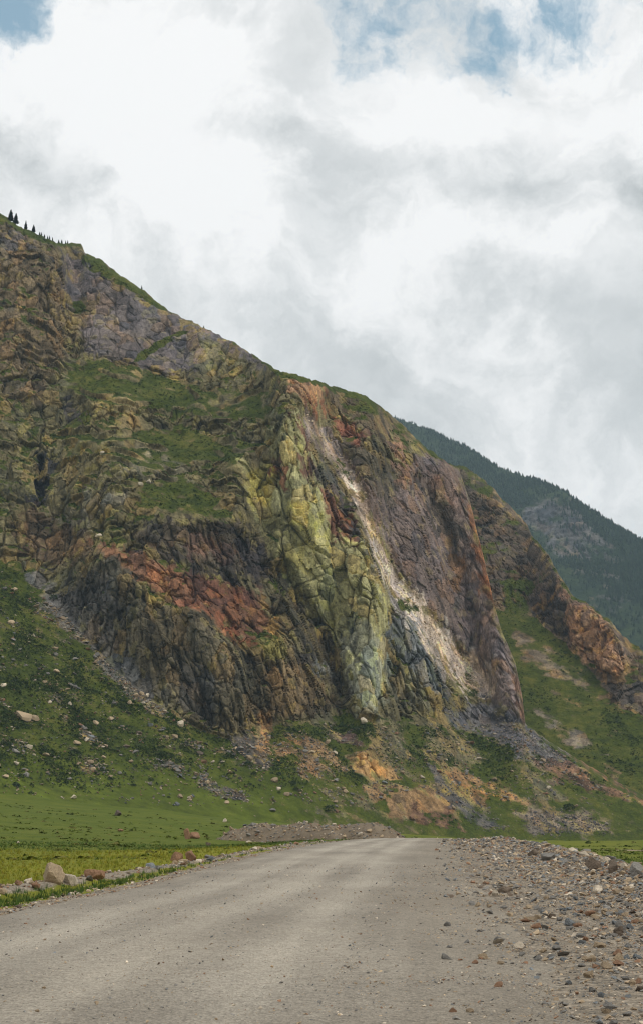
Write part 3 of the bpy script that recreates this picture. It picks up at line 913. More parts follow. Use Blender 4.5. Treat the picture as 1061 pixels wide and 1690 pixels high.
# ------------------------------------------------------------------ 4. the valley floor
ROAD_L = [(0, -7.6), (10, -7.4), (28, -6.5), (41, -5.4), (60, -4.5), (80, -3.2), (100, -0.9), (115, 1.3), (130, 3.9), (150, 6.5), (190, 11)]
ROAD_R = [(0, 1.6), (10, 2.0), (16.5, 2.5), (40, 4.3), (75, 7.0), (100, 9.0), (130, 11.4), (150, 13.2), (190, 17.5)]
WINDROW = [(20, -9.0), (30, -8.7), (37, -8.4), (44, -7.7), (60, -6.0), (85, -3.9), (110, -0.7), (120, 0.6)]
BANK = [(20, 7.4), (30, 8.2), (40, 9.2), (60, 11.2), (86, 13.4), (105, 13.6), (120, 13.2)]


def road_z(y):
    return lerp([(-500, 0), (0, 0.0), (20, 0.02), (45, 0.14), (75, 0.46), (100, 0.80), (120, 1.05), (133, 1.12), (150, 0.9), (185, 0.1), (230, -0.6), (9000, -3)], y)


def ground_z(x, y, detail=True):
    x = np.asarray(x, float); y = np.asarray(y, float)
    R = np.hypot(x, y); az = np.arctan2(x, np.maximum(y, 1e-3))
    px = CX + np.tan(np.clip(az, -0.6, 0.6)) * FPX / math.cos(PITCH) * 0.98
    pf, rf = m_foot(px), lerp(M_RFOOT, px)
    zf = EYE + rf * (HOR - pf) / FPX
    t = np.clip((R - 40) / (rf - 40), 0, 1.6)
    z = zf * t ** 1.6
    # road bed and shoulders
    rl, rr = lerp(ROAD_L, y), lerp(ROAD_R, y)
    near = sstep(230, 150, y)
    out = np.maximum(np.maximum(rl - x, x - rr), 0)
    bed = road_z(y)
    w = sstep(16, 0.3, out) * near
    z = z * (1 - w) + bed * w
    inside = np.minimum(x - rl, rr - x)
    z = z - 0.14 * sstep(-0.25, 0.7, inside) * near
    # left ditch, stony windrow, right hand rubble bank
    z = z - 0.10 * np.exp(-np.square((rl - x - 1.6) / 0.9)) * near
    wl = x - lerp(WINDROW, y)
    z = z + 0.16 * np.exp(-np.square(wl / 0.5)) * sstep(120, 105, y)
    bl = x - lerp(BANK, y)
    z = z + 0.42 * np.exp(-np.square(bl / np.where(bl < 0, 1.1, 0.7))) * sstep(14, 30, y) * sstep(122, 108, y) - 0.25 * sstep(0.3, 2.5, bl) * sstep(140, 80, y) * near
    if detail:
        P = (x, y, 0 * x)
        z = z + fbm(P, 14, 2, 0.5, 2.0) * 0.16 * sstep(0, 4, out) * sstep(2, 12, out + 1) + fbm(P, 1.3, 2, 0.5, 5.0) * 0.045
        z = z + fbm(P, 45, 2, 0.5, 7.0) * 1.6 * sstep(120, 320, R)
    return z


azs = np.concatenate([np.linspace(-math.pi, -0.33, 60)[:-1], np.linspace(-0.33, 0.33, 430), np.linspace(0.33, math.pi, 60)[1:]])
rs = np.concatenate([[0.5, 2.0], np.geomspace(4.0, 60, 190), np.geomspace(60, 1000, 150)[1:], np.geomspace(1000, 20000, 14)[1:]])
AZ, RR = np.meshgrid(azs, rs)
gx, gy = RR * np.sin(AZ), RR * np.cos(AZ)
gz_ = ground_z(gx, gy)
gz_ = np.where(RR > 1000, np.minimum(gz_, 2) - 3, gz_)
GP = np.stack([gx, gy, gz_])
rl, rr = lerp(ROAD_L, gy), lerp(ROAD_R, gy)
gP = (gx, gy, 0 * gx)
gn = fbm(gP, 2.2, 3, 0.6, 3.3)
gleft = sstep(2.6, 0.2, (rl - gx) + gn * 1.6)                       # stony shoulder on the left
wdl = np.abs(gx - lerp(WINDROW, gy))
gwind = sstep(0.8, 0.2, wdl + gn * 0.5) * sstep(122, 108, gy)
strip = sstep(0.35, 0.7, (rl - gx) + gn * 0.6) * sstep(0.35, 0.7, wdl + gn * 0.3)
bd = gx - lerp(BANK, gy)
gright = sstep(1.0, -0.6, bd + gn * 1.0) * (gx > (rl + rr) / 2) * sstep(150, 118, gy + gn * 14)
thin = sstep(70, 105, gy) * sstep(0.0, 0.35, fbm(gP, 7, 3, 0.6, 13.0)) * 0.8
gleft = gleft * (gx < (rl + rr) / 2)
gravel = np.maximum(np.maximum(gleft * (1 - 0.85 * strip), gwind * 0.8), gright * (1 - thin))
gravel = np.where(gy < 3, np.maximum(gravel, 0.3), gravel)
gravel = gravel * (RR < 230)
yellow = sstep(112, 80, gy + fbm(gP, 30, 2, 0.5, 1.0) * 16) * (gx < rl) * 0.95 + 0.35 * (gx > rr) * sstep(60, 120, gy)
yellow = np.clip(yellow + fbm(gP, 12, 3, 0.55, 31.0) * 0.5, 0, 1)

t = NT('valley turf and gravel', 0.95, 0.15)
ga = t.attr('gravel', False)
ya = t.attr('yellow', False)
pn = t.voro(11.0, out='Color')
pn2 = t.voro(26.0, out='Color')
g1 = t.noise(2.5, 6, 0.7)
grav = t.ramp(t.math('MULTIPLY', t.math('ADD', t.rangev(pn, 0, 1, 0, 1), t.rangev(pn2, 0, 1, 0, 1)), 0.5),
              [(0.15, (0.13, 0.115, 0.095)), (0.5, (0.26, 0.215, 0.16)), (0.85, (0.42, 0.35, 0.27))])
grav = t.scale(grav, t.rangev(g1, 0.3, 0.7, 0.7, 1.25))
gnz = t.math('ADD', t.math('MULTIPLY', t.noise(0.35, 6, 0.7), 0.45), t.math('MULTIPLY', t.noise(6.0, 4, 0.7), 0.25))
gnz = t.math('ADD', gnz, t.math('MULTIPLY', t.noise(0.045, 4, 0.6), 0.30))
green = t.ramp(gnz, [(0.36, (0.062, 0.086, 0.010)), (0.5, (0.094, 0.124, 0.014)), (0.64, (0.145, 0.155, 0.026))])
yel = t.ramp(gnz, [(0.34, (0.13, 0.145, 0.013)), (0.5, (0.20, 0.20, 0.018)), (0.68, (0.27, 0.245, 0.03))])
turf = t.mix(ya, green, yel)
gm = t.rangev(t.math('ADD', ga, t.math('MULTIPLY', t.math('SUBTRACT', t.noise(9.0, 4, 0.7), 0.5), 0.9)), 0.35, 0.65, 0, 1)
t.bump(t.math('ADD', t.math('MULTIPLY', t.voro(11.0), 0.5), t.noise(5.0, 5, 0.7)), 0.10, 0.9)
MAT_GROUND = t.done(t.mix(gm, turf, grav))
link('ground', grid_mesh('ground', GP, {'gravel': gravel.reshape(-1), 'yellow': yellow.reshape(-1)}), MAT_GROUND, kind='structure')

# gravel road
ys = np.concatenate([np.linspace(0.5, 40, 260), np.geomspace(40, 190, 150)[1:]])
ss = np.linspace(0, 1, 110)
YY, SS = np.meshgrid(ys, ss, indexing='ij')
L_, R_ = lerp(ROAD_L, YY) - 0.5, lerp(ROAD_R, YY) + 0.7
XX = L_ + (R_ - L_) * SS
wob = fbm((XX, YY, 0 * XX), 2.4, 3, 0.6, 1.1) * np.where(SS > 0.5, 1.1, 0.4)
edge = np.minimum((XX - L_), (R_ - XX)) + wob
mid = (SS - 0.5) * 2
ZZ = road_z(YY) + 0.07 * (1 - mid ** 2) - 0.34 * sstep(0.9, -0.2, edge) + 0.0
track_c = [0.26, 0.47, 0.66]
s_m = (XX - lerp(ROAD_L, YY)) / (lerp(ROAD_R, YY) - lerp(ROAD_L, YY)) + fbm((XX * 0.4, YY * 0.12, 0 * XX), 2.0, 2, 0.5, 9.0) * 0.03
worn = sum(np.exp(-np.square((s_m - c) / 0.070)) for c in track_c)
ZZ = ZZ - 0.025 * worn + fbm((XX, YY * 0.6, 0 * XX), 1.1, 3, 0.55, 4.0) * 0.025
patch = fbm((XX, YY * 0.35, 0 * XX), 2.6, 3, 0.55, 17.0)
pale, dark_, tan = alb((184, 174, 158), 0.95), alb((139, 131, 119), 0.95), alb((144, 133, 117), 0.95)
streak = fbm((s_m * 55, YY * 0.10, 0 * XX), 2.0, 3, 0.6, 6.0)
wv = np.clip(0.28 + 0.50 * worn + patch * 0.7 + streak * 0.30, 0, 1)[None]
RC = dark_[:, None, None] * (1 - wv) + pale[:, None, None] * wv
tn = np.clip(sstep(0.62, 0.95, s_m) + sstep(0.12, 0.0, s_m) + fbm((XX, YY * 0.3, 0 * XX), 3.4, 2, 0.5, 27.0) * 0.8, 0, 1)[None] * 0.6
RC = RC * (1 - tn) + tan[:, None, None] * tn
t = NT('road gravel', 0.95, 0.15)
rc = t.attr('tone')
v1 = t.voro(34.0, out='Color'); v2 = t.voro(75.0, out='Color')
f = t.math('ADD', t.math('MULTIPLY', t.rangev(v1, 0, 1, 0, 1), 0.55), t.math('MULTIPLY', t.rangev(v2, 0, 1, 0, 1), 0.45))
f = t.math('ADD', t.math('MULTIPLY', f, 0.7), t.math('MULTIPLY', t.noise(7.0, 6, 0.7), 0.5))
t.bump(t.math('ADD', t.math('MULTIPLY', t.voro(34.0), 0.7), t.noise(14.0, 5, 0.7)), 0.035, 0.9)
MAT_ROAD = t.done(t.scale(rc, t.rangev(f, 0.25, 0.95, 0.45, 1.55)))
link('road', grid_mesh('road', np.stack([XX, YY, ZZ]), {'tone': RC.reshape(3, -1).T}), MAT_ROAD, kind='structure')


def strip_mesh(name, line, mat, lift, n=60, m=7):
    """a dirt track laid over the valley floor: line of (x, y, half width)"""
    P = np.array(line, float)
    u = np.linspace(0, len(P) - 1, n)
    c = np.stack([np.interp(u, np.arange(len(P)), P[:, i]) for i in range(3)])
    for i in range(3):
        c[i] = blur(c[i][:, None].astype(np.float32), 3, 0)[:, 0]
    tx, ty = np.gradient(c[0]), np.gradient(c[1])
    l = np.hypot(tx, ty); nx, ny = ty / l, -tx / l
    a = np.linspace(-1, 1, m)
    w = c[2][:, None] * (1 + 0.25 * pnoise(u * 1.7, 3.0, 1.0)[:, None])
    X = c[0][:, None] + nx[:, None] * a * w
    Y = c[1][:, None] + ny[:, None] * a * w
    Z = ground_z(X, Y) + lift - 0.1 * (np.abs(a) > 0.95)
    t = np.stack([X, Y, Z])
    return link(name, grid_mesh(name, t, {'tone': np.tile(alb((158, 140, 116), 0.9), (X.size, 1))}), mat, kind='structure')


strip_mesh('track', [(30, 330, 2.6), (31, 260, 2.2), (30, 205, 2.0), (30, 175, 1.8), (34, 156, 1.5), (44, 148, 1.3), (60, 142, 1.2)], MAT_ROAD, 0.10)

# ------------------------------------------------------------------ stones
def hull(seed, n=13, flat=0.62, elong=1.3):
    r = random.Random(seed)
    bm = bmesh.new()
    for i in range(n):
        z = r.uniform(-1, 1); a = r.uniform(0, math.tau); q = math.sqrt(1 - z * z); s = r.uniform(0.82, 1.0)
        bm.verts.new((q * math.cos(a) * s * elong * 0.5, q * math.sin(a) * s * 0.5, z * s * flat * 0.5))
    ret = bmesh.ops.convex_hull(bm, input=bm.verts[:])
    loose = [v for v in bm.verts if not v.link_faces]
    bmesh.ops.delete(bm, geom=loose, context='VERTS')
    bmesh.ops.triangulate(bm, faces=bm.faces[:])
    bm.verts.index_update()
    V = np.array([v.co[:] for v in bm.verts], np.float32)
    F = np.array([[v.index for v in f.verts] for f in bm.faces], np.int32)
    bm.free()
    return V, F


HULLS = [hull(100 + i, 13 + i % 4, 0.55 + 0.07 * (i % 5), 1.15 + 0.12 * (i % 4)) for i in range(10)]
PEBS = [hull(300 + i, 8, 0.6, 1.25) for i in range(6)]


def stone_material(name):
    t = NT(name, 0.9, 0.2)
    n = t.noise(9.0, 5, 0.7)
    t.bump(n, 0.03, 0.7)
    return t.done(t.scale(t.attr('tone'), t.rangev(n, 0.3, 0.7, 0.7, 1.3)))


MAT_STONES = stone_material('loose stones')
STONE_COL = {'grey': (122, 118, 112), 'blue grey': (112, 115, 116), 'rust brown': (132, 102, 80), 'tan': (156, 137, 112),
             'pale': (186, 172, 152), 'dark brown': (100, 88, 76)}
STONE_MAT = {}
for cn, c in STONE_COL.items():
    t = NT(cn + ' stone', 0.9, 0.2)
    n = t.noise(3.2, 6, 0.7); n2 = t.noise(14.0, 4, 0.7)
    f = t.math('ADD', t.math('MULTIPLY', n, 0.6), t.math('MULTIPLY', n2, 0.4))
    oi = t.N.new('ShaderNodeObjectInfo').outputs['Random']
    f = t.math('MULTIPLY', t.rangev(f, 0.3, 0.7, 0.6, 1.35), t.rangev(oi, 0, 1, 0.75, 1.25))
    t.bump(f, 0.10, 0.7)
    STONE_MAT[cn] = t.done(t.scale(tuple(alb(c, 1.15)), f))


def scatter(name, shapes, pos, size, cols, mat, yaw=None, tilt=0.35, sink=0.2, attr='tone', squash=None, rngs=None):
    """many small pieces as one mesh"""
    r = rngs or np.random.default_rng(11)
    n = len(pos); pick = r.integers(0, len(shapes), n)
    Vs, Fs, Cs, base = [], [], [], 0
    yaw = r.uniform(0, math.tau, n) if yaw is None else yaw
    ta, tb = r.uniform(-tilt, tilt, n), r.uniform(-tilt, tilt, n)
    for k, (V, F) in enumerate(shapes):
        ids = np.nonzero(pick == k)[0]
        if len(ids) == 0:
            continue
        v = V[None] * size[ids][:, None, None]
        if squash is not None:
            v = v * np.array(squash)[None, None]
        x, y, z = v[..., 0], v[..., 1], v[..., 2]
        z2 = z + x * ta[ids][:, None] + y * tb[ids][:, None]
        c, s = np.cos(yaw[ids])[:, None], np.sin(yaw[ids])[:, None]
        W = np.stack([x * c - y * s, x * s + y * c, z2], -1) + pos[ids][:, None, :]
        W[..., 2] += (size[ids] * (0.5 - sink) * 0.6)[:, None]
        Vs.append(W.reshape(-1, 3))
        Fs.append((F[None] + (np.arange(len(ids)) * len(V))[:, None, None]).reshape(-1, 3) + base)
        Cs.append(np.repeat(cols[ids], len(V), 0))
        base += len(ids) * len(V)
    me = raw_mesh(name, np.concatenate(Vs), np.concatenate(Fs), {attr: np.concatenate(Cs)})
    return link(name, me, mat, kind='stuff')


SHARED = {}


def stone(name, colour, variant, loc, size, yaw, label, group, cat='stone', tilt=(0, 0), sink=0.2, zs=1.0):
    key = (colour, variant)
    if key not in SHARED:
        V, F = HULLS[variant]
        SHARED[key] = raw_mesh('stone', V, F)
        SHARED[key].materials.append(STONE_MAT[colour])
    o = bpy.data.objects.new(name, SHARED[key])
    coll.objects.link(o)
    o.location = (loc[0], loc[1], loc[2] + size * zs * (0.5 - sink) * 0.6)
    o.rotation_euler = (tilt[0], tilt[1], yaw)
    o.scale = (size, size, size * zs)
    o['label'] = label; o['category'] = cat
    if group:
        o['group'] = group
    return o


def surf_z(x, y):
    """top of whatever lies there: valley floor or road"""
    l, r = lerp(ROAD_L, y) - 0.5, lerp(ROAD_R, y) + 0.7
    m_ = (x - l) / (r - l) * 2 - 1
    e = np.minimum(x - l, r - x)
    zr = road_z(y) + 0.07 * (1 - m_ ** 2) - 0.34 * sstep(0.9, -0.2, e)
    return np.where((e > 0) & (y < 185), np.maximum(zr, ground_z(x, y)), ground_z(x, y))


def to_px(x, y, z):
    c, s = math.cos(PITCH), math.sin(PITCH)
    d = y * c + (z - EYE) * s
    return CX + FPX * x / d, CY - FPX * (-y * s + (z - EYE) * c) / d


rs_ = np.random.default_rng(5)
CN = list(STONE_COL)
CW = np.array([0.38, 0.10, 0.09, 0.28, 0.10, 0.05])
CRGB = np.array([alb(STONE_COL[c], 1.15) for c in CN])


def right_rubble():
    N = 52000
    y = np.exp(rs_.uniform(math.log(9.5), math.log(125), N))
    u = rs_.random(N) ** 0.62
    xl, xr = lerp(ROAD_R, y) - 1.3, lerp(BANK, y) + 0.4
    x = xl + (xr - xl) * u
    size = 0.019 * (1 - rs_.random(N)) ** -0.50
    size *= 0.45 + 1.0 * u
    size = np.minimum(size, 0.15) * (0.8 + y / 90)
    # the bank itself is heaped with bigger stones
    M = 900
    yb = rs_.uniform(20, 118, M) ** 1.0
    xb = lerp(BANK, yb) + rs_.normal(0, 0.55, M)
    sb = 0.11 * (1 - rs_.random(M)) ** -0.42
    sb = np.minimum(sb, 0.50)
    x, y, size = np.concatenate([x, xb]), np.concatenate([y, yb]), np.concatenate([size, sb])
    isb = np.concatenate([np.zeros(N, bool), np.ones(M, bool)])
    z = surf_z(x, y)
    px, py = to_px(x, y, z)
    keep = (px > -30) & (px < 1180) & (py < 1760)
    x, y, z, size, isb, px, py = [a[keep] for a in (x, y, z, size, isb, px, py)]
    col = rs_.choice(len(CN), len(x), p=CW)
    app = size / np.hypot(x, y) * ((px < 1055) & (py < 1680) & (px > 5))
    order = np.argsort(-app)
    big, rest = order[:165], order[165:]
    for i in big:
        c = CN[col[i]]
        big_ = 'larger' if size[i] > 0.15 else 'smaller'
        if isb[i]:
            part = 'near end' if y[i] < 45 else 'middle' if y[i] < 75 else 'far end'
            lab = f'{big_} {c} stone heaped on the {part} of the low rubble bank'
        else:
            part = 'lower right corner' if py[i] > 1560 and px[i] > 900 else 'front' if py[i] > 1540 else 'middle' if py[i] > 1460 else 'far part'
            side = 'towards the rubble bank' if px[i] > 950 else 'towards the road'
            lab = f'{big_} {c} stone in the {part} of the apron, {side}'
        stone('stone', c, int(rs_.integers(0, 10)), (x[i], y[i], z[i]), size[i], rs_.uniform(0, 6.28), lab,
              'rubble right of the road: ' + lab,
              tilt=(rs_.normal(0, 0.25), rs_.normal(0, 0.25)))
    cc = CRGB[col[rest]] * rs_.uniform(0.7, 1.25, (len(rest), 1))
    scatter('rubble', PEBS, np.stack([x, y, z], 1)[rest], size[rest] * 1.1, cc, MAT_STONES)


right_rubble()


def left_windrow():
    M = 520
    y = np.exp(rs_.uniform(math.log(26), math.log(120), M))
    x = lerp(WINDROW, y) + rs_.normal(0, 0.34, M)
    size = np.minimum(0.075 * (1 - rs_.random(M)) ** -0.40, 0.36)
    z = surf_z(x, y)
    px, py = to_px(x, y, z)
    w = np.array([0.14, 0.06, 0.26, 0.30, 0.20, 0.04])
    col = rs_.choice(len(CN), M, p=w)
    app = size / y * ((px > 3) & (px < 1050))
    order = np.argsort(-app)
    for i in order[:70]:
        c = CN[col[i]]
        stone('stone', c, int(rs_.integers(0, 10)), (x[i], y[i], z[i]), size[i], rs_.uniform(0, 6.28),
              f'{c} stone in the ' + ('near' if px[i] < 150 else 'middle' if px[i] < 350 else 'far') + ' part of the left roadside row',
              'stone row left of the road: ' + ('near ' if px[i] < 150 else 'middle ' if px[i] < 350 else 'far ') + c,
              tilt=(rs_.normal(0, 0.3), rs_.normal(0, 0.3)))
    rest = order[70:]
    # loose pebbles between the row and the road
    K = 3200
    yk = np.exp(rs_.uniform(math.log(18), math.log(115), K))
    xk = lerp(ROAD_L, yk) - np.abs(rs_.normal(0, 0.8, K)) + 0.35
    sk = np.minimum(0.026 * (1 - rs_.random(K)) ** -0.4, 0.14)
    pos = np.concatenate([np.stack([x, y, z], 1)[rest], np.stack([xk, yk, surf_z(xk, yk)], 1)])
    cc = np.concatenate([CRGB[col[rest]], CRGB[rs_.choice(len(CN), K, p=w)]]) * rs_.uniform(0.7, 1.2, (len(rest) + K, 1))
    scatter('shoulder_stones', HULLS[:6], pos, np.concatenate([size[rest], sk]), cc, MAT_STONES)


left_windrow()


def road_pebbles():
    K = 34000
    y = np.exp(rs_.uniform(math.log(9), math.log(60), K))
    s = np.where(rs_.random(K) < 0.45, 1.05 - 0.30 * rs_.random(K) ** 1.4, rs_.random(K))
    x = lerp(ROAD_L, y) + (lerp(ROAD_R, y) - lerp(ROAD_L, y)) * s
    sm = s
    keepw = sum(np.exp(-np.square((sm - c) / 0.06)) for c in track_c)
    keep = rs_.random(K) > 0.75 * keepw
    x, y, s = x[keep], y[keep], s[keep]
    size = np.minimum(0.009 * (1 - rs_.random(len(x))) ** -0.38, 0.045) * (0.9 + y / 60)
    mid = ((x - (lerp(ROAD_L, y) - 0.5)) / (lerp(ROAD_R, y) - lerp(ROAD_L, y) + 1.2) - 0.5) * 2
    z = surf_z(x, y) - 0.008
    cc = CRGB[rs_.choice(len(CN), len(x), p=CW)] * rs_.uniform(0.7, 1.3, (len(x), 1))
    scatter('gravel', PEBS, np.stack([x, y, z], 1), size, cc, MAT_STONES)


road_pebbles()


def boulder_mesh(name, seed, sx, sy, sz, mat, sub=3):
    """a rounded weathered block with fracture planes"""
    r = random.Random(seed)
    bm = bmesh.new()
    bmesh.ops.create_icosphere(bm, subdivisions=sub, radius=0.5)
    V = np.array([v.co[:] for v in bm.verts])
    for _ in range(14):
        n = np.array([r.gauss(0, 1), r.gauss(0, 1), r.gauss(0, 0.8)]); n /= np.linalg.norm(n)
        d = r.uniform(0.23, 0.38)
        e = V @ n - d
        V = V - np.outer(np.maximum(e, 0) * 0.97, n)
    V = V * (1 + 0.10 * pnoise(V[:, 0] * 3 + seed, V[:, 1] * 3, V[:, 2] * 3) + 0.05 * pnoise(V[:, 0] * 9, V[:, 1] * 9 + seed, V[:, 2] * 9))[:, None]
    for v, c in zip(bm.verts, V):
        v.co = (c[0] * sx, c[1] * sy, c[2] * sz)
    me = bpy.data.meshes.new(name)
    bm.to_mesh(me); bm.free()
    me.materials.append(mat)
    return me


def at_ground(px, py):
    """where the line of sight through a photo pixel meets the valley floor"""
    dx, dy, dz = [float(v) for v in cam_dir(px, py)]
    k = np.geomspace(8, 600, 3000)
    hit = np.nonzero(EYE + dz * k <= ground_z(dx * k, dy * k))[0]
    k = k[hit[0]] if len(hit) else 300.0
    return dx * k, dy * k


def field_boulder(px, py, wpx, hpx, colour, label, seed, sink=0.22, name='boulder'):
    x, y = at_ground(px, py)
    m = y / FPX
    me = boulder_mesh(name, seed, wpx * m * 1.42, wpx * m * 1.1, hpx * m * 1.9, STONE_MAT[colour])
    o = link(name, me, None, label=label, cat='boulder')
    o.location = (x, y, float(ground_z(np.array(x), np.array(y))) + hpx * m * (0.75 - sink - 0.1))
    o.rotation_euler = (0, 0, seed * 1.7)
    return o


field_boulder(88, 1456, 48, 24, 'tan', 'large tan boulder among the stones at the left roadside', 3)
field_boulder(115, 1459, 26, 15, 'pale', 'pale boulder leaning beside the large tan roadside boulder', 5)
field_boulder(157, 1451, 34, 14, 'rust brown', 'rust brown boulder right of the pale roadside boulder', 8)
field_boulder(248, 1433, 16, 9, 'blue grey', 'small blue grey boulder in the left roadside row', 9)
field_boulder(292, 1423, 20, 13, 'rust brown', 'left of two rusty boulders in the roadside row', 11)
field_boulder(316, 1421, 24, 12, 'rust brown', 'right of two rusty boulders in the roadside row', 12)
field_boulder(196, 1346, 15, 7, 'dark brown', 'dark flat boulder alone on the upper meadow', 14)
field_boulder(310, 1385, 11, 14, 'rust brown', 'tallest rusty boulder of the cluster on the meadow', 15)
field_boulder(322, 1384, 16, 8, 'rust brown', 'low rusty boulder at the right of the meadow cluster', 17)
field_boulder(344, 1396, 10, 5, 'dark brown', 'small dark boulder below the meadow cluster', 18)
field_boulder(371, 1357, 7, 6, 'pale', 'small pale boulder on the meadow by the gravel bank', 20)
field_boulder(412, 1392, 10, 4, 'pale', 'flat pale boulder between meadow and road', 21)
field_boulder(200, 1372, 7, 4, 'rust brown', 'tiny rusty boulder in the middle of the meadow', 22)
field_boulder(31, 1392, 6, 3, 'pale', 'tiny pale boulder near the left edge of the meadow', 23)
field_boulder(833, 1473, 24, 10, 'dark brown', 'dark flat boulder in the middle of the right gravel apron', 26)
field_boulder(818, 1479, 13, 8, 'pale', 'pale stone left of the dark flat boulder on the apron', 27)
field_boulder(985, 1474, 18, 10, 'pale', 'pale angular boulder on the right of the gravel apron', 29)
field_boulder(975, 1512, 20, 9, 'rust brown', 'rust coloured boulder low on the right gravel apron', 31)
field_boulder(1022, 1540, 20, 9, 'dark brown', 'dark boulder low at the right edge of the apron', 32)
field_boulder(941, 1528, 18, 9, 'blue grey', 'blue grey boulder low on the right gravel apron', 33)
field_boulder(980, 1436, 26, 17, 'dark brown', 'large dark boulder standing in the rubble bank', 35)
field_boulder(1012, 1440, 22, 16, 'dark brown', 'pointed dark boulder in the rubble bank near the right edge', 36)
field_boulder(1030, 1436, 16, 11, 'pale', 'pale boulder on the rubble bank near the right edge', 38)
field_boulder(1050, 1447, 24, 17, 'grey', 'grey boulder of the rubble bank at the right edge', 39)
field_boulder(905, 1420, 22, 12, 'grey', 'grey boulder in the middle of the rubble bank', 40)
field_boulder(880, 1413, 16, 9, 'dark brown', 'small dark boulder in the middle of the rubble bank', 41)


def gravel_bank():
    """long heap of spoil beyond the road, left of it"""
    pts = [(392, 1358), (440, 1362), (500, 1372), (560, 1384), (634, 1384)]
    n, m = 130, 36
    u = np.linspace(0, 1, n)
    x0, y0 = -10.0, 176.0
    x1, y1 = 8.0, 158.0
    cx, cy = x0 + (x1 - x0) * u, y0 + (y1 - y0) * u
    dx, dy = x1 - x0, y1 - y0
    l = math.hypot(dx, dy); nx, ny = -dy / l, dx / l
    a = np.linspace(-1, 1, m)
    H = lerp([(0, 0.0), (0.06, 0.75), (0.2, 1.15), (0.35, 1.0), (0.6, 1.35), (0.86, 1.5), (0.95, 0.9), (1, 0)], u)
    Wd = 5.2
    X = cx[:, None] + nx * a * Wd; Y = cy[:, None] + ny * a * Wd
    Z = ground_z(X, Y) * 0 + lerp([(0, 1.65), (1, 0.95)], u)[:, None] + H[:, None] * 0.95 * (1 - np.abs(a) ** 1.5) - 1.1 * (np.abs(a) ** 3)
    Z = Z - 0.5 * sstep(0.3, 1.0, np.abs(a))[None] * (1 + fbm((X, Y, 0 * X), 3.0, 3, 0.6, 14.0) * 1.5) + fbm((X, Y, 0 * X), 4.0, 3, 0.6, 4.0) * 0.9 + fbm((X, Y, 0 * X), 1.0, 2, 0.6, 9.0) * 0.3
    c = alb((128, 114, 96), 0.85)[None] * (1 + 0.4 * fbm((X, Y, Z), 2.0, 3, 0.6, 1.0).reshape(-1, 1))
    link('gravel_bank', grid_mesh('gravel_bank', np.stack([X, Y, Z]), {'tone': c}), MAT_STONES,
         label='long pinkish gravel bank beyond the left side of the road', cat='gravel bank')


gravel_bank()
kb = 1500
bank_me = bpy.data.objects['gravel_bank'].data
bv = np.empty(len(bank_me.vertices) * 3, np.float32); bank_me.vertices.foreach_get('co', bv); bv = bv.reshape(-1, 3)
bi = rs_.integers(0, len(bv), kb)
scatter('bank_stones', HULLS[:6], bv[bi], np.minimum(0.14 * (1 - rs_.random(kb)) ** -0.4, 0.7), CRGB[rs_.choice(len(CN), kb, p=CW)] * rs_.uniform(0.7, 1.2, (kb, 1)), MAT_STONES)

# ------------------------------------------------------------------ boulders, stones and shrubs on the mountain apron
SLOPE_BOULDERS = [
    (38, 1186, 26, 'tan', 'large tan boulder on the grassy slope at the left edge'),
    (58, 1188, 15, 'tan', 'tan boulder right of the large one on the left slope'),
    (298, 1196, 14, 'pale', 'pale boulder at the foot of the dark lower cliff'),
    (148, 1258, 12, 'tan', 'tan boulder halfway down the left grassy slope'),
    (172, 1250, 8, 'tan', 'small tan boulder halfway down the left grassy slope'),
    (217, 1258, 9, 'tan', 'tan boulder above the grey scree tongue on the left slope'),
    (454, 1290, 14, 'tan', 'tan boulder below the orange earth streak'),
    (460, 1302, 10, 'pale', 'pale boulder below the tan one under the orange streak'),
    (375, 1325, 8, 'tan', 'tan boulder at the lower end of the grey scree tongue'),
    (297, 1316, 10, 'tan', 'tan boulder on the slope just above the meadow'),
    (312, 1318, 7, 'pale', 'pale boulder on the slope just above the meadow'),
    (215, 1160, 10, 'tan', 'tan boulder on the slope under the grey stony strip'),
    (235, 1145, 10, 'tan', 'upper tan boulder below the dark lower cliff'),
    (245, 1148, 8, 'pale', 'pale boulder below the dark lower cliff'),
    (115, 1163, 10, 'pale', 'pale boulder high on the left grassy slope'),
    (95, 1110, 11, 'tan', 'tan boulder high on the left grassy slope'),
    (20, 1030, 14, 'tan', 'tan boulder near the top of the left grassy slope'),
    (25, 975, 10, 'tan', 'topmost tan boulder of the left grassy slope'),
    (162, 885, 12, 'pale', 'pale boulder above the red ledge'),
    (246, 796, 14, 'pale', 'pale boulder on the upper grass ledge'),
    (232, 802, 9, 'pale', 'small pale boulder on the upper grass ledge'),
    (170, 749, 10, 'pale', 'pale boulder at the lip of the middle grass ledge'),
    (540, 1226, 12, 'tan', 'tan boulder left of the dark brown earth patch'),
    (600, 1192, 14, 'pale', 'pale boulder at the foot of the grey green pillar'),
    (754, 1230, 8, 'tan', 'tan boulder on the green slope below the grey scree'),
    (896, 1256, 10, 'tan', 'tan boulder above the red earth patch on the right'),
    (905, 1301, 9, 'pale', 'pale boulder below the red earth patch on the right'),
    (680, 1352, 12, 'rust brown', 'rust brown boulder at the foot of the orange outcrop'),
]
for (px, py, wpx, c, lab) in SLOPE_BOULDERS:
    p, n, ri, ci = on_mountain(px, py)
    s = wpx * float(p[1]) / FPX
    seed = int(px * 7 + py)
    me = boulder_mesh('boulder', seed % 97, s * 1.4, s * 1.2, s * 0.95, STONE_MAT[c], 2)
    o = link('boulder', me, None, label=lab, cat='boulder')
    o.location = (float(p[0]), float(p[1]) - 0.1 * s, float(p[2]) + 0.12 * s)
    o.rotation_euler = (0.25, 0.1, seed)

